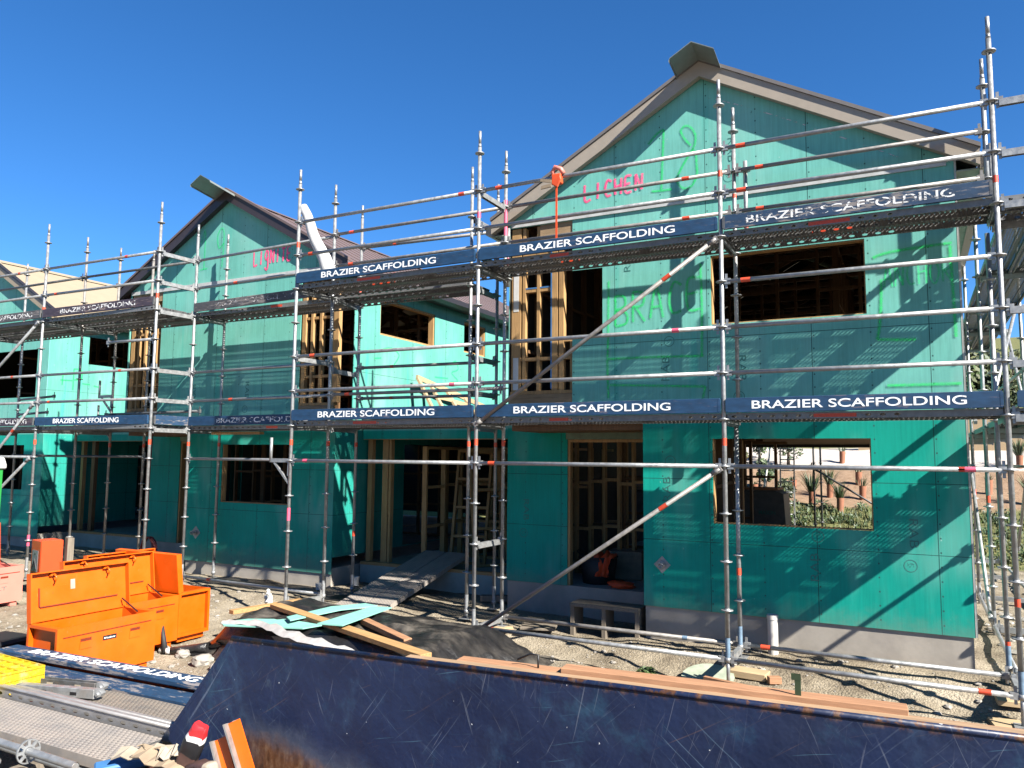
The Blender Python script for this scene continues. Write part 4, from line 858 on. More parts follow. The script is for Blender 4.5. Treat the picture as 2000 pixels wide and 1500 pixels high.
# black bag on the left deck
mb = MB(); n = 14
rows = []
for i in range(9):
    t = i/8; rr = .17*math.sin(math.pi*min(.97, max(.06, t)))**.45
    rows.append([(t*1.0+.02*math.sin(j*2.1+i), rr*math.cos(2*PI*j/n)*1.1, .15+rr*math.sin(2*PI*j/n)*(.8+.12*math.sin(i*2+j))) for j in range(n)])
mb.faces([p for r in rows for p in r], [(i*n+j, i*n+(j+1) % n, (i+1)*n+(j+1) % n, (i+1)*n+j) for i in range(8) for j in range(n)]+[tuple(range(n)), tuple(range(8*n, 9*n))])
tag(mb.build('bin_bag', 'black', None, (-6.0, .95, .03), (0, 0, .1), smooth=True), 'crumpled black plastic bag lying on the lower left deck', 'bag')
# timber wedged under the set-back deck
mb = MB(); mb.box((0, 0, 0), (1.15, .1, .045)); tag(mb.build('timber_offcut', 'pine', None, (-3.0, 1.2, -.075)), 'short timber offcut tucked under the set-back lower deck', 'timber offcut')

# ------------------------------------------------------------------ porch, garage ramp, pipes
B_ = thing('step_bench', 'low grey timber step in the shade below the near door', 'step', (3.92, 1.0, -2.72))
mb = MB(); mb.box((0, 0, .39), (.92, .36, .43)); mb.build('tread', 'pine_grey', B_)
for x in (.0, .43, .87):
    mb = MB(); mb.box((x, .02, 0), (x+.05, .34, .389)); mb.build('leg', 'pine_grey', B_)
def cloth(name, label, c, rx, ry, rz, mat, seed):
    random.seed(seed); mb = MB(); n, m = 18, 9
    vs = []
    for i in range(m+1):
        ph = math.pi*i/m
        for j in range(n):
            th = 2*PI*j/n; k = 1+.5*mnoise.noise((math.cos(th)*1.7+seed, math.sin(th)*1.7, ph*1.8))+.26*mnoise.noise((math.cos(th)*5, math.sin(th)*5+seed, ph*4))
            vs.append((rx*k*math.sin(ph)*math.cos(th), ry*k*math.sin(ph)*math.sin(th), rz*k*math.cos(ph)))
    mb.faces(vs, [(i*n+j, i*n+(j+1) % n, (i+1)*n+(j+1) % n, (i+1)*n+j) for i in range(m) for j in range(n)])
    bmesh.ops.remove_doubles(mb.bm, verts=mb.bm.verts, dist=.002)
    return tag(mb.build(name, mat, None, c, smooth=True), label, 'clothing')
mb = MB(); NU, NV = 16, 22; vs = []
for j in range(NV+1):
    v = j/NV
    for i in range(NU+1):
        u = i/NU-.5; wd = .30*(1-.35*v)+.05*math.sin(v*7); fold = .035*math.sin(u*17+v*4)+.02*math.sin(u*31-v*7)
        if v < .35: y = -.12+.34*v+fold*.3; z = .02*math.sin(u*9)+.10*math.sin(v/.35*PI)*.4+fold*.6
        else: y = -.13-.05*(v-.35)+fold; z = -.42*(v-.35)+.0
        if v < .35: y = .16-.29*v/.35+fold*.3
        vs.append((u*wd+.05*v*math.sin(3*v)+.02*mnoise.noise((u*6, v*6, 1)), y, z+.03*mnoise.noise((u*7, v*5, 4))))
mb.faces(vs, [(j*(NU+1)+i, j*(NU+1)+i+1, (j+1)*(NU+1)+i+1, (j+1)*(NU+1)+i) for j in range(NV) for i in range(NU)])
tag(mb.build('work_jacket', 'hivis', None, (3.86, 2.45, -1.86), smooth=True), 'orange work jacket hanging over a black tub inside the near doorway', 'clothing')
cloth('work_jacket', 'crumpled orange vest lying on the doorway slab edge', (4.18, 2.26, -2.215), .20, .11, .05, 'hivis', 5)
TB = thing('tub', 'black rubber tub standing inside the near doorway', 'tub', (3.72, 2.55, -2.26))
mb = MB(); mb.tube((0, 0, 0), (0, 0, .38), .23, 20, .28); mb.build('body', 'rubber', TB)
mb = MB(); mb.path([(.28*math.cos(2*PI*i/20), .28*math.sin(2*PI*i/20), .38) for i in range(21)], .012, 6); mb.path([(-.27, 0, .36), (-.34, 0, .44), (-.27, 0, .5), (-.2, 0, .4)], .01, 6); mb.build('rim', 'rubber', TB)
mb = MB(); mb.box((0, 0, 0), (.5, .42, .42)); tag(mb.build('carton', 'card', None, (3.75, 2.9, -2.255), (0, 0, .2), bevel=.008), 'brown carton standing behind the black tub in the doorway', 'carton')
# wrapped bundle behind the picture window
WB = thing('wrapped_bundle', 'dark wrapped timber bundle inside the near house behind the picture window', 'bundle', (2.55, 6.8, -2.07))
mb = MB(); mb.prism([(0, 0, 0), (3.1, 0, 0), (3.25, 0, .15), (3.2, 0, 1.0), (3.05, 0, 1.07), (0, 0, .98)], (0, .7, 0)); mb.build('wrapping', 'wrap', WB)
mb = MB(); mb.box((0, -.01, 1.075), (3.1, .71, 1.11)); mb.build('top_board', 'pine_red', WB)
for x in (2.1, 2.75): text_obj('lettering', 'MASON', .3, .07, 'ink', WB, (x, -.004, .62))
for p, h, lab in (((6.45, .9, -2.75), .58, 'pale pipe stub standing against the near foundation in the sun'), ((-.45, 2.1, -2.7), .26, 'short white pipe stub in the recess beside the ramp foot'), ((-.75, 1.55, -2.7), .2, 'small cream pipe stub by the middle house corner')):
    mb = MB(); r = .056; mb.tube((0, 0, 0), (0, 0, h), r, 20, caps=False); mb.tube((0, 0, h-.03), (0, 0, h-.028), r-.005, 20)
    mb.tube((0, 0, h-.05), (0, 0, h), r+.006, 20, caps=False); tag(mb.build('pipe_stub', 'pvc', None, p), lab, 'pipe')
# perforated ramp into the garage
RP = thing('ramp', 'perforated steel plank ramp rising from the dirt into the open garage', 'ramp', (.95, .62, -2.70))
for k in (0, 1):
    o = link('deck_plank', plank_mesh(2.45, .42, 'tread_pale'), RP, (.0, 0, .05)); 
    d = Vector((.05, 1.95, .48)).normalized(); xax = d; yax = Vector((-1, .0, 0)); yax = (yax-xax*yax.dot(xax)).normalized(); zax = xax.cross(yax)
    o.matrix_local = Matrix.Translation(Vector((.0-.44*k, 0, .08))) @ Matrix((xax, yax, zax)).transposed().to_4x4()
# packing under the standards, boards lying about
def block(name, label, c, sz, rz, mat, tilt=(0, 0)):
    mb = MB(); mb.box((-sz[0]/2, -sz[1]/2, 0), (sz[0]/2, sz[1]/2, sz[2])); return tag(mb.build(name, mat, None, c, (tilt[0], tilt[1], rz), bevel=.004), label, 'timber block' if name == 'packing_block' else 'plank')
block('packing_block', 'pale packing board under the base plate in front of the picture window', (6.2, -.03, -2.815), (.52, .24, .045), .1, 'pine_pale')
block('packing_block', 'timber packing block beside the standard foot before the window', (6.28, .42, -2.76), (.38, .22, .07), -.1, 'pine_pale')
block('packing_block', 'pale packing board under the right corner base plate', (8.62, -.1, -2.81), (.26, .62, .045), .15, 'pine_pale')
block('packing_block', 'packing board under the inner right corner standard', (8.66, .62, -2.70), (.25, .5, .05), .05, 'pine_pale')
block('packing_block', 'packing board on the side path by the right house corner', (8.75, 3.0, -2.68), (.3, .7, .05), .3, 'pine_pale')
block('packing_block', 'small red brown timber offcut behind the window standard', (6.55, .30, -2.76), (.13, .08, .07), .5, 'pine_red')
block('packing_block', 'short block under the standard where the brace foot lands', (3.0, .70, -2.66), (.42, .22, .045), -.2, 'pine_pale')
block('packing_block', 'grey slab offcut lying in the shade left of the step', (3.55, .85, -2.62), (.45, .3, .03), .3, 'pine_grey')
# long beam
a = Vector((5.92, -.12, -2.72)); b = Vector((9.4, -1.08, -2.71)); mb = MB(); mb.beam(a, b, .05, .10); tag(mb.build('timber_beam', 'pine_red', None), 'long red brown timber beam lying on the dirt behind the navy steel side', 'beam')
# clay lid / half buried green dish
mb = MB(); 
for i in range(5): mb.tube((0, 0, .02*i), (0, 0, .02*i+.019), .26-.04*(4-i)*.5, 20, .26-.04*(3-i)*.5)
tag(mb.build('pipe_cover', 'soffit_green', None, (5.88, .22, -2.85), (.25, 0, 0)), 'half buried greenish dish cover beside the standard foot', 'cover')
# weed
mb = MB()
for k in range(46):
    an = random.uniform(0, 2*PI); L = random.uniform(.06, .17); up = random.uniform(.03, .09); wd = random.uniform(.012, .024); c, s = math.cos(an), math.sin(an)
    mb.faces([(0, 0, 0), (c*L*.5-s*wd, s*L*.5+c*wd, up), (c*L, s*L, up*.6), (c*L*.5+s*wd, s*L*.5-c*wd, up)], [(0, 1, 2, 3)])
tag(mb.build('weed', 'leaf_mid', None, (5.22, .12, ground(5.22, .12)), fix=False), 'small green weed growing on the gravel', 'weed')

# ------------------------------------------------------------------ black polythene mound with timber and green offcuts
def mound_h(u, v):
    e = ss(0, .16, u)*ss(1, .80, u)*ss(0, .22, v)*ss(1, .80, v)
    return .42*e*(1+.18*mnoise.noise((u*4, v*3, 1)))+.028*mnoise.noise((u*14, v*10, 4))*(e+.3)+.03*mnoise.noise((u*5, v*22, 7))*(e+.15)
mb = MB(); n, m = 110, 60; vs = []
for j in range(m+1):
    for i in range(n+1):
        u, v = i/n, j/m; x = .12+u*4.05+.10*math.sin(v*9+1)*(u < .12 or u > .9); y = -1.95+1.95*v-.25*u+.10*math.sin(u*13)*(v < .1)+.5*u*v
        vs.append((x, y, ground(x, y, False)-.02+.03+mound_h(u, v)))
mb.faces(vs, [(j*(n+1)+i, j*(n+1)+i+1, (j+1)*(n+1)+i+1, (j+1)*(n+1)+i) for j in range(m) for i in range(n)])
tag(mb.build('polythene_sheet', 'polythene', None, smooth=True), 'dusty black polythene sheet draped over a low heap', 'plastic sheet')
mb = MB(); mb.path([(.50, -1.76, -2.68), (.35, -1.80, -2.70), (.22, -1.9, -2.71), (.12, -1.98, -2.72)], .05, 12, [.06, .05, .042, .038]); mb.mat(1); mb.tube((.12, -1.98, -2.72), (.08, -2.01, -2.72), .034, 12)
tag(mb.build('rolled_end', ['polythene', 'paper_white'], None), 'rolled black plastic end with a pale core on the dirt', 'roll')
def plank(name, label, a, b, wd, th, mat, cat='plank', up=(0, 0, 1)):
    mb = MB(); mb.beam(a, b, wd, th, up); return tag(mb.build(name, mat, None, bevel=.003), label, cat)
plank('timber_plank', 'loose pine plank at the back left of the polythene heap', (.35, -1.30, -2.37), (.55, -.28, -2.37), .10, .05, 'pine_lying')
plank('timber_plank', 'longest pine plank lying diagonally across the polythene heap', (.88, -1.10, -2.27), (3.70, -1.98, -2.34), .14, .05, 'pine_lying')
plank('timber_plank', 'short pine plank lying right of the long diagonal one', (2.30, -1.15, -2.30), (3.15, -1.50, -2.36), .10, .055, 'pine_red')
def sheet(label, pts, z, mat):
    mb = MB(); mb.prism([(x, y, z+d) for x, y, d in pts], (0, 0, .012)); return tag(mb.build('board_offcut', mat, None), label, 'offcut')
sheet('broad mint green board offcut on top of the diagonal plank', [(2.12, -1.74, .02), (2.42, -1.68, .02), (2.22, -.52, .0), (1.98, -.60, .0)], -2.27, 'mint_sheet')
sheet('curved mint green strip beneath the broad offcut', [(1.45, -1.50, 0), (1.62, -1.62, 0), (1.78, -.95, .02), (2.0, -.52, .02), (1.78, -.48, .02), (1.55, -.85, .02)], -2.29, 'mint_sheet')
sheet('mint green strip half under the black sheet, nearest the camera', [(.70, -1.78, 0), (.86, -1.88, 0), (1.9, -1.72, .05), (2.0, -1.52, .06), (1.4, -1.45, .05), (.9, -1.55, .02)], -2.38, 'mint_sheet')
mb = MB(); pts = [(.75, -1.80, -2.37), (1.3, -1.76, -2.33), (1.9, -1.95, -2.34), (2.5, -2.05, -2.36), (2.95, -2.02, -2.42)]
P = smooth_line([Vector(p) for p in pts], 5); prev = None
for i, p in enumerate(P):
    wd = .02+.055*math.sin(PI*i/len(P)); cur = (mb.bm.verts.new(p+Vector((0, wd, .02*math.sin(i*1.9)+.02))), mb.bm.verts.new(p+Vector((0, 0, .03))), mb.bm.verts.new(p+Vector((0, -wd, -.01+.01*math.cos(i*2.3)))))
    if prev:
        for k in (0, 1): mb.bm.faces.new((prev[k], prev[k+1], cur[k+1], cur[k]))
    prev = cur
tag(mb.build('clear_film', 'film', None, smooth=True), 'crumpled pale plastic film along the near edge of the heap', 'plastic film')
mb = MB(); mb.beam((3.33, -1.06, -2.66), (3.36, -1.12, -2.50), .10, .02, (0, 1, 0)); tag(mb.build('cloth_scrap', 'paper_white', None), 'small white scrap caught on the end of the black heap', 'scrap')
mb = MB()
for i in range(9): mb.tube((.0+.02*math.sin(i*3), .04*math.cos(i*2.2), .02*i), (.02*math.cos(i*4), .03*math.sin(i*3), .02*i+.05), .045-.003*i, 8)
tag(mb.build('rag', 'paper_white', None, (-.62, .3, -2.62)), 'small white rag hanging on the ground rail near the middle house', 'rag')

# ------------------------------------------------------------------ steel-sided skip in the foreground
A = Vector((3.99, -4.665, -1.60)); Bv = Vector((8.308, -4.305, -1.60)); ang = math.atan2(Bv.y-A.y, Bv.x-A.x)
SKP = thing('skip_bin', 'scratched navy steel skip with a slanted open end and rust inside', 'skip', A, ang)
mb = MB(); L = 6.2
mb.prism([(0, 0, 0), (L, 0, 0), (L, 0, -1.12), (-.30, 0, -1.12), (-.40, 0, -.80), (-.505, 0, -.70), (-.49, 0, -.62)], (0, .012, 0)); mb.build('side_plate', 'navy_plate', SKP)
mb = MB(); mb.tube((-.01, .006, -.004), (L, .006, -.004), .016, 8); mb.beam((-.005, .006, -.01), (-.50, .006, -.655), .022, .016, (0, 1, 0)); mb.build('top_rim', 'navy_plate', SKP)
mb = MB(); mb.box((-.45, -1.75, -1.12), (L, 0, -1.09)); mb.build('floor_plate', 'navy_plate', SKP)
mb = MB(); mb.box((.6, -1.80, -1.12), (L, -1.75, -.75)); mb.build('near_side_plate', 'navy_plate', SKP)
for x in (1.5, 3.5, 5.2):
    mb = MB(); mb.box((x, .013, -1.12), (x+.06, .09, -.3)); mb.build('rib', 'navy_plate', SKP)
# timber lengths carried along the far side of the skip
def along(t, off, dz): d = (Bv-A).normalized(); return A+d*t+Vector((-d.y, d.x, 0))*off+Vector((0, 0, dz))
for i, (t0, t1, off, dz, m, lab) in enumerate(((1.25, 5.6, .06, -.022, 'pine_pink', 'long pale timber length right behind the navy steel edge'), (1.55, 3.35, .17, -.024, 'pine_red', 'reddish timber length behind the pale one, left half'), (2.2, 3.9, .15, .006, 'pine_red', 'thin reddish batten lying on the timber lengths'), (3.2, 5.7, .165, -.05, 'pine_red', 'reddish timber length behind the navy edge at the right'))):
    plank('timber_length', lab, along(t0, off, dz), along(t1, off, dz), .10, .045, m, 'timber', (0, 0, 1))
plank('timber_baulk', 'thick red brown timber baulk under the lengths behind the navy edge', along(1.3, .15, -.135), along(5.8, .15, -.135), .24, .15, 'pine_red', 'timber')
for x in (1.8, 5.4): 
    o = plank('trestle_post', 'rough post carrying the timber lengths, %s one' % ('left' if x < 3 else 'right'), along(x, .18, -.2), along(x, .18, -1.22), .09, .09, 'pine_grey', 'post')
mb = MB(); p = along(3.42, .12, .0); mb.box((-.014, -.004, 0), (.014, .004, .13)); mb.box((-.03, -.005, .10), (.014, .003, .13)); tag(mb.build('metal_tag', 'leaf_dark', None, p), 'small green metal strap end sticking up by the timber', 'strap')
mb = MB(); p = along(2.05, .15, .0); mb.path([(0, 0, 0), (0, 0, .07), (-.05, 0, .07), (-.13, 0, .03)], .006, 6); tag(mb.build('strap_end', 'black', None, p), 'black bent strap end standing on the timber', 'strap')
# orange steel bars in the mouth of the skip
for i, (bx, by, tx, ty, z1, lab) in enumerate(((4.72, -4.95, 4.33, -4.95, -1.985, 'taller orange painted channel bar standing in the skip mouth'), (4.58, -5.0, 4.25, -4.97, -2.09, 'shorter orange painted channel bar leaning beside the taller one'))):
    mb = MB(); a = Vector((bx, by, -2.72)); b = Vector((tx, ty, z1)); mb.beam(a, b, .012, .075, (1, .3, 0)); s = Vector((-.03, .0, 0))
    mb.mat(1); mb.beam(a+Vector((-.03, .035, 0)), b+Vector((-.03, .035, -.01)), .05, .010, (1, .3, 0)); mb.beam(a+Vector((-.03, -.035, 0)), b+Vector((-.03, -.035, -.01)), .05, .010, (1, .3, 0))
    tag(mb.build('steel_bar', ['orange_paint', 'galv_worn'], None), lab, 'steel bar')
# rubbish by the skip mouth
def bag(name, label, c, size, rot, mats, seed, cat):
    mb = MB(); n, m = 16, 10; vs = []
    for i in range(m+1):
        t = i/m; wob = lambda a, b: mnoise.noise((a*3+seed, b*3, t*4))
        for j in range(n):
            th = 2*PI*j/n; ct, st = math.cos(th), math.sin(th); q_ = (abs(ct)**.5*(1 if ct > 0 else -1), abs(st)**.5*(1 if st > 0 else -1))
            f = .55+.45*math.sin(PI*(.12+.8*t)); vs.append((q_[0]*size[0]*f*(1+.15*wob(ct, st)), q_[1]*size[1]*f*(1+.35*wob(st, ct)), t*size[2]+.02*wob(ct, st)))
    k = 0
    v = [mb.bm.verts.new(p) for p in vs]
    for i in range(m):
        for j in range(n):
            f = mb.bm.faces.new((v[i*n+j], v[i*n+(j+1) % n], v[(i+1)*n+(j+1) % n], v[(i+1)*n+j])); t = i/m; f.material_index = 0 if t < .38 else (1 if t < .66 else (2 if t < .74 else 3)); f.smooth = True
    mb.bm.faces.new(v[m*n:]).material_index = 3; mb.bm.faces.new(v[:n][::-1])
    return tag(mb.build(name, mats, None, c, rot), label, cat)
bag('paper_sack', 'torn paper sack with red, white and black bands standing at the plate end', (3.99, -5.02, -2.32), (.062, .035, .33), (R(8), R(24), .4), ['bag_paper', 'black', 'paper_white', 'red_plastic'], 2, 'sack')
bag('brown_sack', 'slumped brown paper sack with white specks by the orange bars', (4.08, -5.03, -2.28), (.05, .05, .24), (R(20), R(75), .2), ['bag_paper', 'bag_paper', 'bag_paper', 'cream'], 9, 'sack')
bag('red_bag', 'torn red plastic bag with white print and black inside at the picture foot', (3.84, -5.20, -2.34), (.09, .08, .45), (R(10), R(80), -.15), ['red_plastic', 'paper_white', 'red_plastic', 'black'], 4, 'bag')
for i, (lab, c, sx, sy, ro, m) in enumerate((('flat torn cardboard piece on the rubbish', (3.88, -5.08, -2.24), .34, .12, (R(15), R(8), .2), 'card'), ('folded tan cardboard strip lying on the plank ends', (3.62, -5.0, -2.27), .36, .12, (R(12), R(-8), .35), 'cream'), ('corrugated cardboard scrap beside the plank ends', (3.74, -5.03, -2.22), .16, .10, (R(-20), R(10), .5), 'card'), ('small cream card scrap under the paper sack', (3.93, -5.05, -2.20), .16, .08, (R(30), R(-15), .3), 'cream'))):
    mb = MB(); N = 6; vs = []
    for a in range(N+1):
        for b in (0, 1): vs.append((sx*(a/N-.5), sy*(b-.5)+.01*math.sin(a*2.3), .014*math.sin(a*1.7+b)))
    mb.faces(vs, [(2*a, 2*a+2, 2*a+3, 2*a+1) for a in range(N)])
    r = bmesh.ops.extrude_face_region(mb.bm, geom=mb.bm.faces[:], use_keep_orig=True); bmesh.ops.translate(mb.bm, vec=(0, 0, .006), verts=[v for v in r['geom'] if isinstance(v, bmesh.types.BMVert)])
    tag(mb.build('card_scrap', m, None, c, ro), lab, 'cardboard')
mb = MB()
for i in range(240):
    x = random.uniform(3.35, 4.3); y = random.uniform(-5.5, -4.85); r = random.uniform(.008, .03); z = -2.58+.26*math.exp(-((x-3.9)**2+(y+5.2)**2)*5); mb.box((x-r, y-r*.7, z-r*.6), (x+r*random.uniform(.4, 1), y+r*.6, z+r*random.uniform(.3, 1)))
N_ = 22; gv = [(3.3+1.1*i/N_, -5.7+.92*j/N_) for j in range(N_+1) for i in range(N_+1)]
mb.faces([(x, y, -2.60+.26*math.exp(-((x-3.9)**2+(y+5.2)**2)*5)+.02*mnoise.noise((x*9, y*9, 2))) for x, y in gv], [(j*(N_+1)+i, j*(N_+1)+i+1, (j+1)*(N_+1)+i+1, (j+1)*(N_+1)+i) for j in range(N_) for i in range(N_)])
tag(mb.build('rubble', 'stone', None), 'crumbs of plaster and rubble in the skip mouth', 'rubble', kind='stuff')

# ------------------------------------------------------------------ stack of scaffold planks, lower left
ST = 'stacked scaffold gear in the lower left corner'
def lay(label, x0, y, z, L, mat='tread_dusty', rot=0, w=.32, sticker=None):
    o = link('deck_plank', plank_mesh(L, w, mat, sticker), None, (x0, y, z)); o.rotation_euler = (R(rot), 0, R(.6)); return tag(o, label, 'scaffold plank', ST)
lay('dusty steel plank behind the grey folded brackets', .35, -4.22, -2.40, 3.05, w=.42, sticker=(1.1, 1.7))
lay('dusty steel plank nearest the camera with treaded top', .30, -4.86, -2.36, 3.04, mat='tread_pale', w=.44, sticker=(1.2, 1.75))
for y, z, hh, lab in ((-4.60, -2.345, .05, 'slotted steel channel lying between the two flat planks'), (-4.50, -2.36, .04, 'second slotted channel behind the first, between the planks')):
    mb = MB(); mb.box((.2, -.002, -hh), (3.10, .002, hh)); mb.box((.2, .002, hh-.003), (3.10, .05, hh)); mb.path([(.2, .0, hh), (1.5, .0, hh+.001), (3.10, .0, hh)], .012, 10)
    tag(mb.build('steel_channel', 'channel_steel', None, (.25, y, z), (0, 0, R(.6))), lab, 'channel', ST)
for k, (x0, y, z, L, m, pm, lab) in enumerate(((.05, -3.80, -2.30, 3.05, 'board_blue_worn', 'paint_white', 'navy lettered board lying flat on top of the stack by the orange boxes'), (.35, -3.98, -2.37, 3.05, 'board_blue_worn', None, 'worn navy board lying just below the lettered one'), (.30, -4.02, -2.45, 3.05, 'black', None, 'dark board at the bottom of the navy board pile'), (.1, -3.78, -2.38, 3.0, 'black', None, 'dark board directly under the lettered flat board'))):
    T_ = thing('scaffold_board', lab, 'board', (x0, y, z), R(2.6), 'navy boards lying on the plank stack')
    mb = MB(); mb.box((0, -.10, -.055), (L, .10, 0)); mb.build('board', m, T_, bevel=.012)
    if pm:
        me = text_mesh('BRAZIER SCAFFOLDING', 2.15, .115); me.materials.append(M[pm]); link('lettering', me, T_, (.38, -.062, .0012), (R(-90), 0, 0))
for z, y in ((-2.62, -3.85), (-2.62, -4.7)):
    pass
for i, x in enumerate((.7, 2.6)):
    mb = MB(); mb.box((-.05, -.9, 0), (.05, .75, .30)); tag(mb.build('bearer', 'pine_grey', None, (x, -4.35, -2.80)), 'rough timber bearer under the plank stack, %s one' % ('left' if i == 0 else 'right'), 'bearer')
for i, (c, rz, m, lab) in enumerate((((1.36, -4.42, -2.385), .28, 'galv', 'short grey steel bracket bar lying in front on the dusty plank'), ((1.20, -4.26, -2.385), .24, 'galv_dark', 'short dark steel bracket bar behind the grey one'))):
    T_ = thing('bracket_bar', lab, 'bracket', c, rz)
    mb = MB(); 
    if i == 0: mb.box((0, -.03, 0), (.70, .03, .075))
    else: mb.box((0, -.03, 0), (.68, .03, .008)); mb.box((0, -.03, .008), (.68, -.022, .07)); mb.box((0, .022, .008), (.68, .03, .07))
    mb.build('channel', m, T_, bevel=.004)
    for x, s in ((-.01, -1), (.69, 1)):
        mb = MB(); mb.prism([(x, -.028, .0), (x+s*.06, -.02, .02), (x+s*.075, -.02, .045), (x+s*.05, -.02, .07), (x, -.028, .075)], (0, .05, 0)); mb.tube((x+s*.04, -.04, .04), (x+s*.04, .04, .04), .014, 8); mb.build('end_head', 'galv', T_)
    mb = MB(); 
    for x in (.2, .48): mb.box((x, -.0312, .02), (x+.06, -.0302, .045))
    mb.build('slot', 'black' if i == 0 else 'cream', T_)
Yc = 'yellow plastic grid trays stacked on the planks'
for k, (dz, lab) in enumerate(((0, 'topmost yellow plastic grid tray with dusty top'), (-.058, 'middle yellow plastic grid tray'), (-.116, 'lowest yellow plastic grid tray on the plank'))):
    T_ = thing('grid_tray', lab, 'tray', (.46, -4.60, -2.225+dz), R(-3), Yc); mb = MB()
    W_, D_ = .86, .42
    mb.box((0, 0, -.012), (W_, D_, 0)); 
    for y in (0, D_-.015): mb.box((0, y, -.05), (W_, y+.015, .012))
    for x in (0, W_-.015): mb.box((x, .015, -.05), (x+.015, D_-.015, .012))
    for i in range(1, 8): mb.box((i*W_/8, .016, .0005), (i*W_/8+.018, D_-.016, .010))
    for i in range(1, 4): mb.box((.016, i*D_/4, .0008), (W_-.016, i*D_/4+.018, .012))
    mb.build('grid', 'yellow', T_)
# short rosette tubes at the very bottom
def short_tube(label, a, b, ros=None):
    mb = MB(); a = Vector(a); b = Vector(b); d = (b-a).normalized(); mb.tube(a, b, .0242, 16, caps=False); mb.tube(a+d*.002, b-d*.002, .020, 16)
    if ros:
        c = a.lerp(b, ros); n = 24
        for r0, r1 in ((.027, .040), (.066, .074)): 
            A_ = mb.ring(c, d, r0, n); B2 = mb.ring(c, d, r1, n)
            for i in range(n): mb.prism([A_[i], A_[(i+1) % n], B2[(i+1) % n], B2[i]], d*.01)
        A_ = mb.ring(c, d, .038, 8); B2 = mb.ring(c, d, .068, 8)
        for i in range(8): mb.beam(A_[i]+d*.005, B2[i]+d*.005, .018, .0095, d)
    return tag(mb.build('rosette_tube', 'galv', None), label, 'scaffold tube')
short_tube('short galvanised tube with a slotted rosette disc at the lower left edge', (2.2, -5.29, -2.29), (3.42, -5.305, -2.29), .60)
short_tube('plain tube end lying below the rosette tube', (2.1, -5.42, -2.32), (2.86, -5.44, -2.32))
short_tube('thin tube lying along the near plank', (.6, -5.115, -2.40), (3.3, -5.135, -2.42))
mb = MB(); mb.box((0, -.05, 0), (.30, .05, .05)); tag(mb.build('blue_clip', 'blue_mark', None, (3.36, -5.14, -2.40), (R(12), R(-4), .95), bevel=.01), 'worn blue plank end hook with a white rim by the rubbish', 'hook')

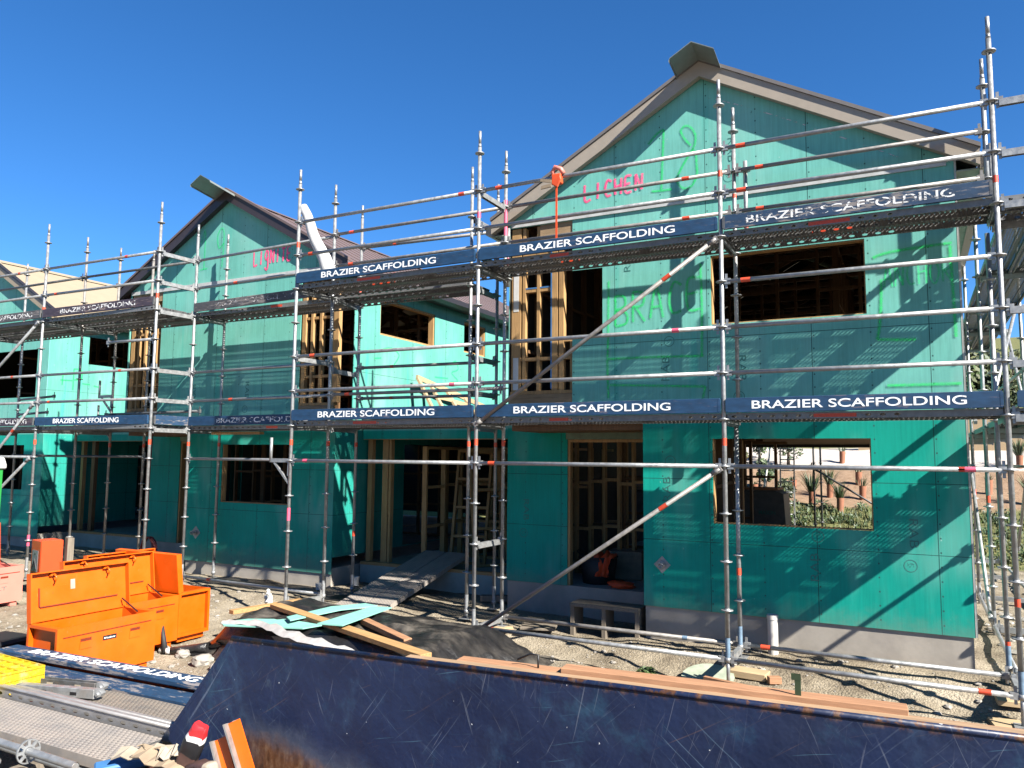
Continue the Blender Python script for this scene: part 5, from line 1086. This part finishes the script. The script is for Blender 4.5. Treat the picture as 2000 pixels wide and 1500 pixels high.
# ------------------------------------------------------------------ orange site boxes, cabinet, portable toilet
def site_box(label, c, rz, L=1.2, Wd=.5, Hh=.6, lid=98, mat='orange_paint', logo=True, group='orange steel site boxes with open lids', lidmat=None):
    """front faces local +x, long axis local y, origin at the front left lower corner; lid hinged on the back"""
    T_ = thing('site_box', label, 'site box', c, rz, group); t = .012; lidmat = lidmat or mat
    mb = MB(); z0 = .07
    mb.box((-t, 0, z0), (0, L, Hh)); mb.box((-Wd, 0, z0), (-Wd+t, L, Hh)); mb.box((-Wd+t, .05, z0), (-t, .05+t, Hh)); mb.box((-Wd+t, L-.05-t, z0), (-t, L-.05, Hh)); mb.box((-Wd+t, .05+t, z0), (-t, L-.05-t, z0+t))
    for y0, y1 in ((0, .05), (L-.05, L)): mb.box((-Wd+t, y0, Hh-.03), (-t, y1, Hh)); mb.box((-Wd+t, y0, z0), (-t, y1, z0+.04))
    for x0 in (-Wd+t, -t-.02): mb.box((x0, .0, z0+.04), (x0+.02, .05, Hh-.03)); mb.box((x0, L-.05, z0+.04), (x0+.02, L, Hh-.03))
    mb.build('body', mat, T_)
    for y in (.06, L-.16):
        mb = MB(); mb.box((-Wd+.05, y, 0), (-.03, y+.10, z0)); mb.build('foot', mat, T_)
    for y in (.22*L, .72*L): # recessed handles read as a dark slot over a sloped scoop
        mb = MB(); mb.prism([(.0015, y, .46), (.0015, y+.11, .46), (.0015, y+.12, .36), (.0015, y-.01, .36)], (.004, 0, 0)); mb.mat(1); mb.box((.0057, y-.002, .436), (.008, y+.112, .464)); mb.build('handle', [mat, 'orange_dark'], T_)
    mb = MB(); mb.box((.0, .06, .50), (.006, L-.06, .508)); mb.build('seam', 'orange_dark', T_)
    if logo:
        mb = MB(); mb.box((.001, .44*L, .40), (.004, .44*L+.15, .445)); lg = mb.build('badge', 'black', T_)
        text_obj('lettering', 'RoadPower', .10, .016, 'paint_white', lg, (.0045, .44*L+.035, .413), (0, 0, R(90)))
        mb = MB(); mb.box((.0042, .44*L+.012, .413), (.0048, .44*L+.026, .430)); mb.build('emblem', 'paper_white', lg)
    Ld = link('lid', None, T_, (-Wd, 0, Hh), (0, -R(lid), 0)); me_ = MB()
    me_.box((0, 0, .0), (Wd, L, t))
    for a, b in (((0, 0, -.06), (Wd, t, 0)), ((0, L-t, -.06), (Wd, L, 0)), ((Wd-t, t, -.06), (Wd, L-t, 0)), ((0, t, -.03), (t, L-t, 0))): me_.box(a, b)
    me_.box((.30*Wd, .12, -.012), (.68*Wd, L-.12, 0)); me_.mat(1); me_.box((.30*Wd-.012, .12, -.013), (.30*Wd-.0005, L-.12, -.0005)); me_.box((.30*Wd, .108, -.013), (.68*Wd, .1195, -.0005))
    o = me_.build('lid', [lidmat, 'orange_dark'], T_); bpy.data.objects.remove(Ld); o.location = (-Wd, 0, Hh); o.rotation_euler = (0, -R(lid), 0)
    for y in (.22*L, .76*L):
        mb = MB(); mb.path([(Wd-.03, y, -.05), (Wd-.07, y+.015, -.075), (Wd-.11, y+.005, -.06)], .008, 6); mb.prism([(Wd-.05, y-.03, -.012), (Wd-.05, y+.04, -.012), (Wd-.02, y+.02, -.012), (Wd-.02, y-.01, -.012)], (0, 0, -.02)); h = mb.build('latch', lidmat, o)
    mb = MB(); mb.beam((-Wd+.02, L-.08, Hh+.10), (-.20, L-.08, Hh-.02), .012, .012); mb.build('gas_strut', 'black', T_)
    return T_
A1 = site_box('nearest open orange site box with a white label inside its lid', (.50, -3.60, -2.73), 0.0, L=1.10, Wd=.49, lid=97)
mb = MB(); mb.box((.28, .44, -.0145), (.38, .49, -.0125)); o = mb.build('label_card', 'cream', [c for c in A1.children if c.name.startswith('lid')][0])
site_box('second orange site box standing directly behind the nearest one', (-.02, -2.93, -2.72), 0.0, L=1.15, Wd=.49, lid=98)
site_box('third orange site box turned end on, its lid showing a plain back', (-.10, -1.24, -2.72), R(90), L=1.15, Wd=.47, lid=97, logo=False)
site_box('furthest orange site box mostly hidden behind the others', (-.62, -2.3, -2.72), R(0), L=.95, Wd=.45, lid=94, logo=False)
PB = site_box('faded salmon pink site box with a red orange lid, cut by the left edge', (-4.25, -2.35, -2.75), R(4), L=1.25, Wd=.62, lid=96, mat='salmon', lidmat='orange_red', logo=False, group='site boxes on the left')
text_obj('lettering', 'BOLT', .30, .055, 'ink', PB, (.003, .70, .26), (0, 0, R(90)))
CB = thing('cabinet', 'orange electrical cabinet with a grey warning plate on its side, on a timber post', 'cabinet', (-4.66, -.66, -2.75), R(-12))
mb = MB(); mb.box((-.40, 0, .28), (0, .33, .90)); mb.build('body', 'orange_red', CB, bevel=.008)
mb = MB(); mb.box((.001, .004, .28), (.012, .326, .895)); mb.build('door', 'orange_red', CB)
mb = MB(); mb.box((-.34, -.004, .40), (-.10, -.001, .74)); sp_ = mb.build('warning_plate', 'sign_grey', CB)
mb = MB(); 
for a, b in (((-.31, .44), (-.22, .60)), ((-.22, .60), (-.13, .44)), ((-.13, .44), (-.31, .44))): mb.beam((a[0], -.006, a[1]), (b[0], -.006, b[1]), .004, .014, (0, 1, 0))
mb.beam((-.22, -.006, .47), (-.22, -.006, .54), .004, .014, (0, 1, 0)); mb.tube((-.22, -.004, .68), (-.22, -.008, .68), .018, 10); mb.build('emblem', 'black', sp_)
mb = MB(); mb.box((-.02, .36, .0), (.10, .46, .93)); mb.build('post', 'pine_grey', CB)
LO = thing('portable_toilet', 'green portable toilet with a white roof, only its right side in view', 'portable toilet', (-5.74, -1.75, -2.72))
mb = MB(); mb.box((-1.0, -.0, .1), (0, 1.0, 2.02)); 
for y in (.0, .3, .6, .94): mb.box((.0005, y, .1), (.03, y+.06, 2.0))
mb.build('cabin', 'loo_green', LO)
mb = MB(); mb.prism([(-1.05, -.05, 2.02), (.06, -.05, 2.02), (.06, -.05, 2.09), (-.02, -.05, 2.22), (-.9, -.05, 2.26), (-1.05, -.05, 2.12)], (0, 1.1, 0)); mb.build('roof', 'loo_white', LO, bevel=.02)
mb = MB(); mb.box((-1.05, -.05, 0), (.05, 1.05, .1)); mb.build('base', 'rubber', LO)
# rocks at the boxes and the spike
mb = MB(); mb.tube((0, 0, 0), (-.10, .02, .30), .035, 10, .02); mb.mat(1); mb.tube((-.10, .02, .30), (-.14, .03, .40), .02, 8, .005); tag(mb.build('spike', ['rubber', 'orange_paint'], None, (.06, -2.0, -2.75)), 'dark tapering spike leaning at the foot of the second orange box', 'spike')
def rock(label, x, y, r):
    bm = bmesh.new(); bmesh.ops.create_icosphere(bm, subdivisions=3, radius=r)
    for v in bm.verts: v.co *= 1+.35*mnoise.noise(v.co*(1.6/r)+Vector((x*9, y*7, 0))); v.co.z *= .7
    me = bpy.data.meshes.new('rock'); bm.to_mesh(me); bm.free(); me.materials.append(M['stone'])
    tag(link('rock', me, None, (x, y, ground(x, y)+r*.3)), label, 'rock', 'rocks on the dirt')
for x, y, r, lab in ((.05, -2.25, .09, 'pale rock at the corner of the nearest orange box'), (-.02, -1.95, .07, 'pale rock beside the dark spike'), (.30, -1.95, .08, 'clod by the rolled black plastic end'), (.75, -2.05, .11, 'pale clod in front of the black sheet'), (1.05, -2.15, .06, 'small clod before the black sheet'), (8.60, -.58, .075, 'grey angular rock by the right packing board'), (8.5, -.68, .05, 'smaller grey rock by the right packing board')): rock(lab, x, y, r)
mb = MB(); mb.box((0, 0, 0), (.55, .5, .26)); tag(mb.build('equipment_case', 'black', None, (-1.5, -3.4, -2.75), (0, 0, .1), bevel=.03), 'black case on the dirt left of the nearest orange box', 'case')
# cable coil by the middle recess
mb = MB()
for k in range(7): mb.path([(.17*math.cos(t+k)*(1+.1*k/7)+.0, .05*math.sin(t*2+k), .25+.26*math.sin(t+k)) for t in [i*2*PI/22 for i in range(23)]], .012, 6)
tag(mb.build('cable_coil', 'rope_red', None, (-5.4, 1.9, -2.55)), 'red cable coil hanging in front of the dark left garage', 'cable')
mb = MB(); mb.path([(0, 0, 0), (.05, 0, .8), (.02, .02, 1.6), (.08, 0, 2.4)], .008, 6); tag(mb.build('hanging_cord', 'rope_red', None, (-5.0, 1.5, -2.4)), 'thin red cord hanging down in the left recess', 'cord')
# dark debris under the ground rails
block('packing_block', 'timber block beside the ramp top in the garage', (2.2, 2.2, -2.62), (.5, .12, .09), .4, 'pine_grey')
mb = MB(); mb.prism([(0, 0, 0), (.8, .1, 0), (1.0, .5, 0), (.5, .7, 0), (.1, .4, 0)], (0, 0, .02)); tag(mb.build('rubbish_sheet', 'black', None, (-.3, .9, -2.62)), 'flat black plastic scrap on the dirt in the recess', 'scrap')
mb = MB(); mb.prism([(0, 0, 0), (.42, .0, 0), (.5, .3, 0), (.15, .42, 0)], (0, 0, .015)); tag(mb.build('yellow_scrap', 'yellow', None, (-.25, 1.75, -2.60)), 'flat yellow plastic scrap lying by the pipe stub', 'scrap')

# ------------------------------------------------------------------ planted bank behind, trees, tan wall
def leaves(mb, c, r, n, size, rng):
    for i in range(n):
        while True:
            p = Vector((rng.uniform(-1, 1), rng.uniform(-1, 1), rng.uniform(-1, 1)))
            if .25 < p.length < 1: break
        p = Vector((c[0]+p.x*r[0], c[1]+p.y*r[1], c[2]+p.z*r[2])); a = Vector((rng.gauss(0, 1), rng.gauss(0, 1), rng.gauss(0, 1))).normalized(); b = a.orthogonal().normalized(); s = size*rng.uniform(.6, 1.3)
        mb.mi = rng.randrange(2)
        mb.faces([p-a*s, p+b*s*.45, p+a*s, p-b*s*.45], [(0, 1, 2, 3)])
rng = random.Random(5)
def tree(name, label, x, y, h, r, mats, n=900, size=.14, cat='tree', group=None, clumps=7):
    z = ground(x, y)-.05; T_ = thing(name, label, cat, (x, y, z), 0, group)
    mb = MB(); mb.path([(0, 0, 0), (.05*h*rng.uniform(-1, 1), 0, h*.3), (.03*h, .02*h, h*.62)], .05, 7, [.035*h+.02, .025*h+.012, .008*h])
    for k in range(4): a = rng.uniform(0, 6.3); mb.path([(0, 0, h*(.2+.08*k)), (r*.35*math.cos(a), r*.35*math.sin(a), h*(.42+.08*k)), (r*.6*math.cos(a), r*.6*math.sin(a), h*(.55+.08*k))], .02, 5, [.012*h, .008*h, .003*h])
    mb.build('trunk', 'bark', T_)
    mb = MB()
    for k in range(clumps):
        a = rng.uniform(0, 6.3); q_ = rng.uniform(.1, .62)*r; cr = r*rng.uniform(.35, .55); leaves(mb, (q_*math.cos(a), q_*math.sin(a), h*rng.uniform(.4, .85)), (cr, cr, cr*.8), n//clumps, size, rng)
    mb.build('crown', mats, T_, fix=False); return T_
for i, (x, y, h, r, m, lab) in enumerate(((4.05, 19.9, 1.35, .72, ['leaf_mid', 'leaf_dark'], 'round green shrub on the pale terrace behind the ladder'), (3.0, 20.6, 1.1, .6, ['leaf_dark', 'leaf_mid'], 'dark shrub on the terrace at the left of the window view'), (3.75, 17.1, 1.0, .45, ['leaf_dark', 'leaf_mid'], 'dark shrub on the brown bank left of the ladder'), (2.4, 20.2, .8, .35, ['leaf_gold', 'leaf_olive'], 'golden brown shrub at the window view left'), (4.6, 15.6, .7, .45, ['leaf_dark', 'leaf_olive'], 'low dark shrub at the grass edge'))):
    tree('shrub', lab, x, y, h, r, m, 700, .07, 'shrub', 'shrubs on the planted bank', 6)
def blades(mb, n, L, spread, rng, z0=0, w=.02):
    for i in range(n):
        a = rng.uniform(0, 6.3); l = L*rng.uniform(.6, 1.1); s = spread*rng.uniform(.2, 1.1); c, d = math.cos(a), math.sin(a); x0 = c*.05; y0 = d*.05
        mb.mi = 0 if rng.random() < .6 else 1
        mb.faces([(x0-d*w, y0+c*w, z0), (x0+d*w, y0-c*w, z0), (x0+c*s*.5+d*w*.8, y0+d*s*.5-c*w*.8, z0+l*.65), (x0+c*s*.5-d*w*.8, y0+d*s*.5+c*w*.8, z0+l*.65), (x0+c*s, y0+d*s, z0+l)], [(0, 1, 2, 3), (3, 2, 4)])
spots = [(5.68, 16.4, .8, 'tall leafy'), (6.06, 15.0, .7, 'front'), (5.28, 15.45, .95, 'spiky'), (5.75, 20.3, .4, 'terrace'), (6.39, 17.7, .35, 'upper right'), (6.57, 16.25, .5, 'lower right'), (4.62, 16.6, .25, 'bare'), (3.55, 16.2, .2, 'left'), (4.0, 15.5, .25, 'lower left'), (10.8, 19.9, .9, 'outside right'), (9.75, 17.0, .3, 'outside left'), (10.6, 16.2, .7, 'outside lower')]
LBL = {'tall leafy': 'leafy plant in a terracotta guard, middle of the window view', 'front': 'plant in a terracotta guard nearest the grass edge in the window view', 'spiky': 'spiky flax behind the double tubes in the window view', 'terrace': 'terracotta plant guard standing on the pale terrace', 'upper right': 'stubby plant in a guard at the upper right of the window view', 'lower right': 'wispy plant in a terracotta guard at the right of the window view', 'bare': 'bare terracotta guard just right of the ladder', 'left': 'terracotta guard at the far left of the window view', 'lower left': 'terracotta guard beside the leaning pale tube', 'outside right': 'large flax in a pot right of the corner standard', 'outside left': 'small terracotta guard just outside the right wall edge', 'outside lower': 'dark plant in a terracotta pot low beside the corner standard'}
for x, y, L, k in spots:
    T_ = thing('potted_plant', LBL[k], 'plant', (x, y, ground(x, y)-.03), 0, 'plants in terracotta guards on the bank')
    mb = MB(); mb.tube((0, 0, 0), (.02, 0, .42), .085, 14, .10, caps=False); mb.tube((.018, 0, .38), (.018, 0, .385), .095, 14); mb.build('guard', 'terracotta', T_)
    mb = MB(); blades(mb, 70 if L > .5 else 26, L*.72, L*.5, rng, .36, .012); mb.build('leaves', ['leaf_blade', 'leaf_dark'], T_, fix=False)
mb = MB()
for i in range(9000):
    x = rng.uniform(2.5, 13); y = rng.uniform(12.0, 15.4); 
    if rng.random() > .35+.9*abs(mnoise.noise((x*.9, y*.9, 3)))+.2: continue
    z = ground(x, y); a = rng.uniform(0, 6.3); L = rng.uniform(.04, .17)*(1.3 if mnoise.noise((x, y, 8)) > .1 else .7); c, d = math.cos(a), math.sin(a); w_ = rng.uniform(.012, .035); ln = rng.uniform(.1, .7)*L; mb.mi = rng.choice((0, 0, 1, 2, 2))
    mb.faces([(x-d*w_, y+c*w_, z-.02), (x+d*w_, y-c*w_, z-.02), (x+c*ln, y+d*ln, z+L)], [(0, 1, 2)])
for i in range(260):
    x = rng.uniform(2.5, 13); y = rng.uniform(12.2, 15.6); s_ = rng.uniform(.06, .22); leaves(mb, (x, y, ground(x, y)+s_*.5), (s_, s_, s_*.7), 26, .045, rng)
tag(mb.build('rough_grass', ['leaf_mid', 'leaf_dark', 'leaf_olive'], None, fix=False), 'rough green grass and weeds at the foot of the bank', 'grass', kind='stuff')
W_ = thing('boundary_wall', 'plain tan rendered wall on the bank beyond the right side scaffold', 'wall', (12, 25, .2))
mb = MB(); mb.box((-6, 0, -.6), (9, .25, 1.0)); mb.build('panel', 'tan_wall', W_); mb = MB(); mb.box((-6.02, -.02, 1.0), (9.02, .27, 1.06)); mb.build('capping', 'tan_wall', W_)
for i, (x, y, h, r, m, lab) in enumerate(((9.2, 29.5, 3.6, 2.0, ['leaf_olive', 'leaf_mid'], 'olive tree crown behind the tan wall, left in the scaffold gap'), (11.2, 29.0, 4.2, 2.2, ['leaf_olive', 'leaf_dark'], 'dark olive tree right behind the corner standards'), (13.4, 29.5, 4.6, 2.2, ['leaf_gold', 'leaf_dark'], 'russet tree behind the tan wall at the right edge'), (15.5, 33, 5.0, 2.6, ['leaf_dark', 'leaf_olive'], 'dark tree at the far right beyond the scaffold'), (7.0, 31, 3.4, 2.0, ['leaf_olive', 'leaf_dark'], 'low tree mostly hidden behind the near house'))):
    tree('tree', lab, x, y, h, r, m, 3200, .17, 'tree', 'trees behind the tan wall', 11)

# ------------------------------------------------------------------ put each big thing's origin at its foot
for root, base in ((SC, (4.3, .36, -2.78)), (SB, (-.4, 1.2, -2.62)), (SL_, (-6.3, .8, -2.68)), (SD, (9.1, 5.8, -2.66)), (SK, (5.0, 12.3, -2.4)), (g1, (.9, 2.5, -2.8)), (g2, (-8.4, 3.25, -2.8))):
    base = Vector(base); root.location = base
    for c in root.children: c.location = c.location - base
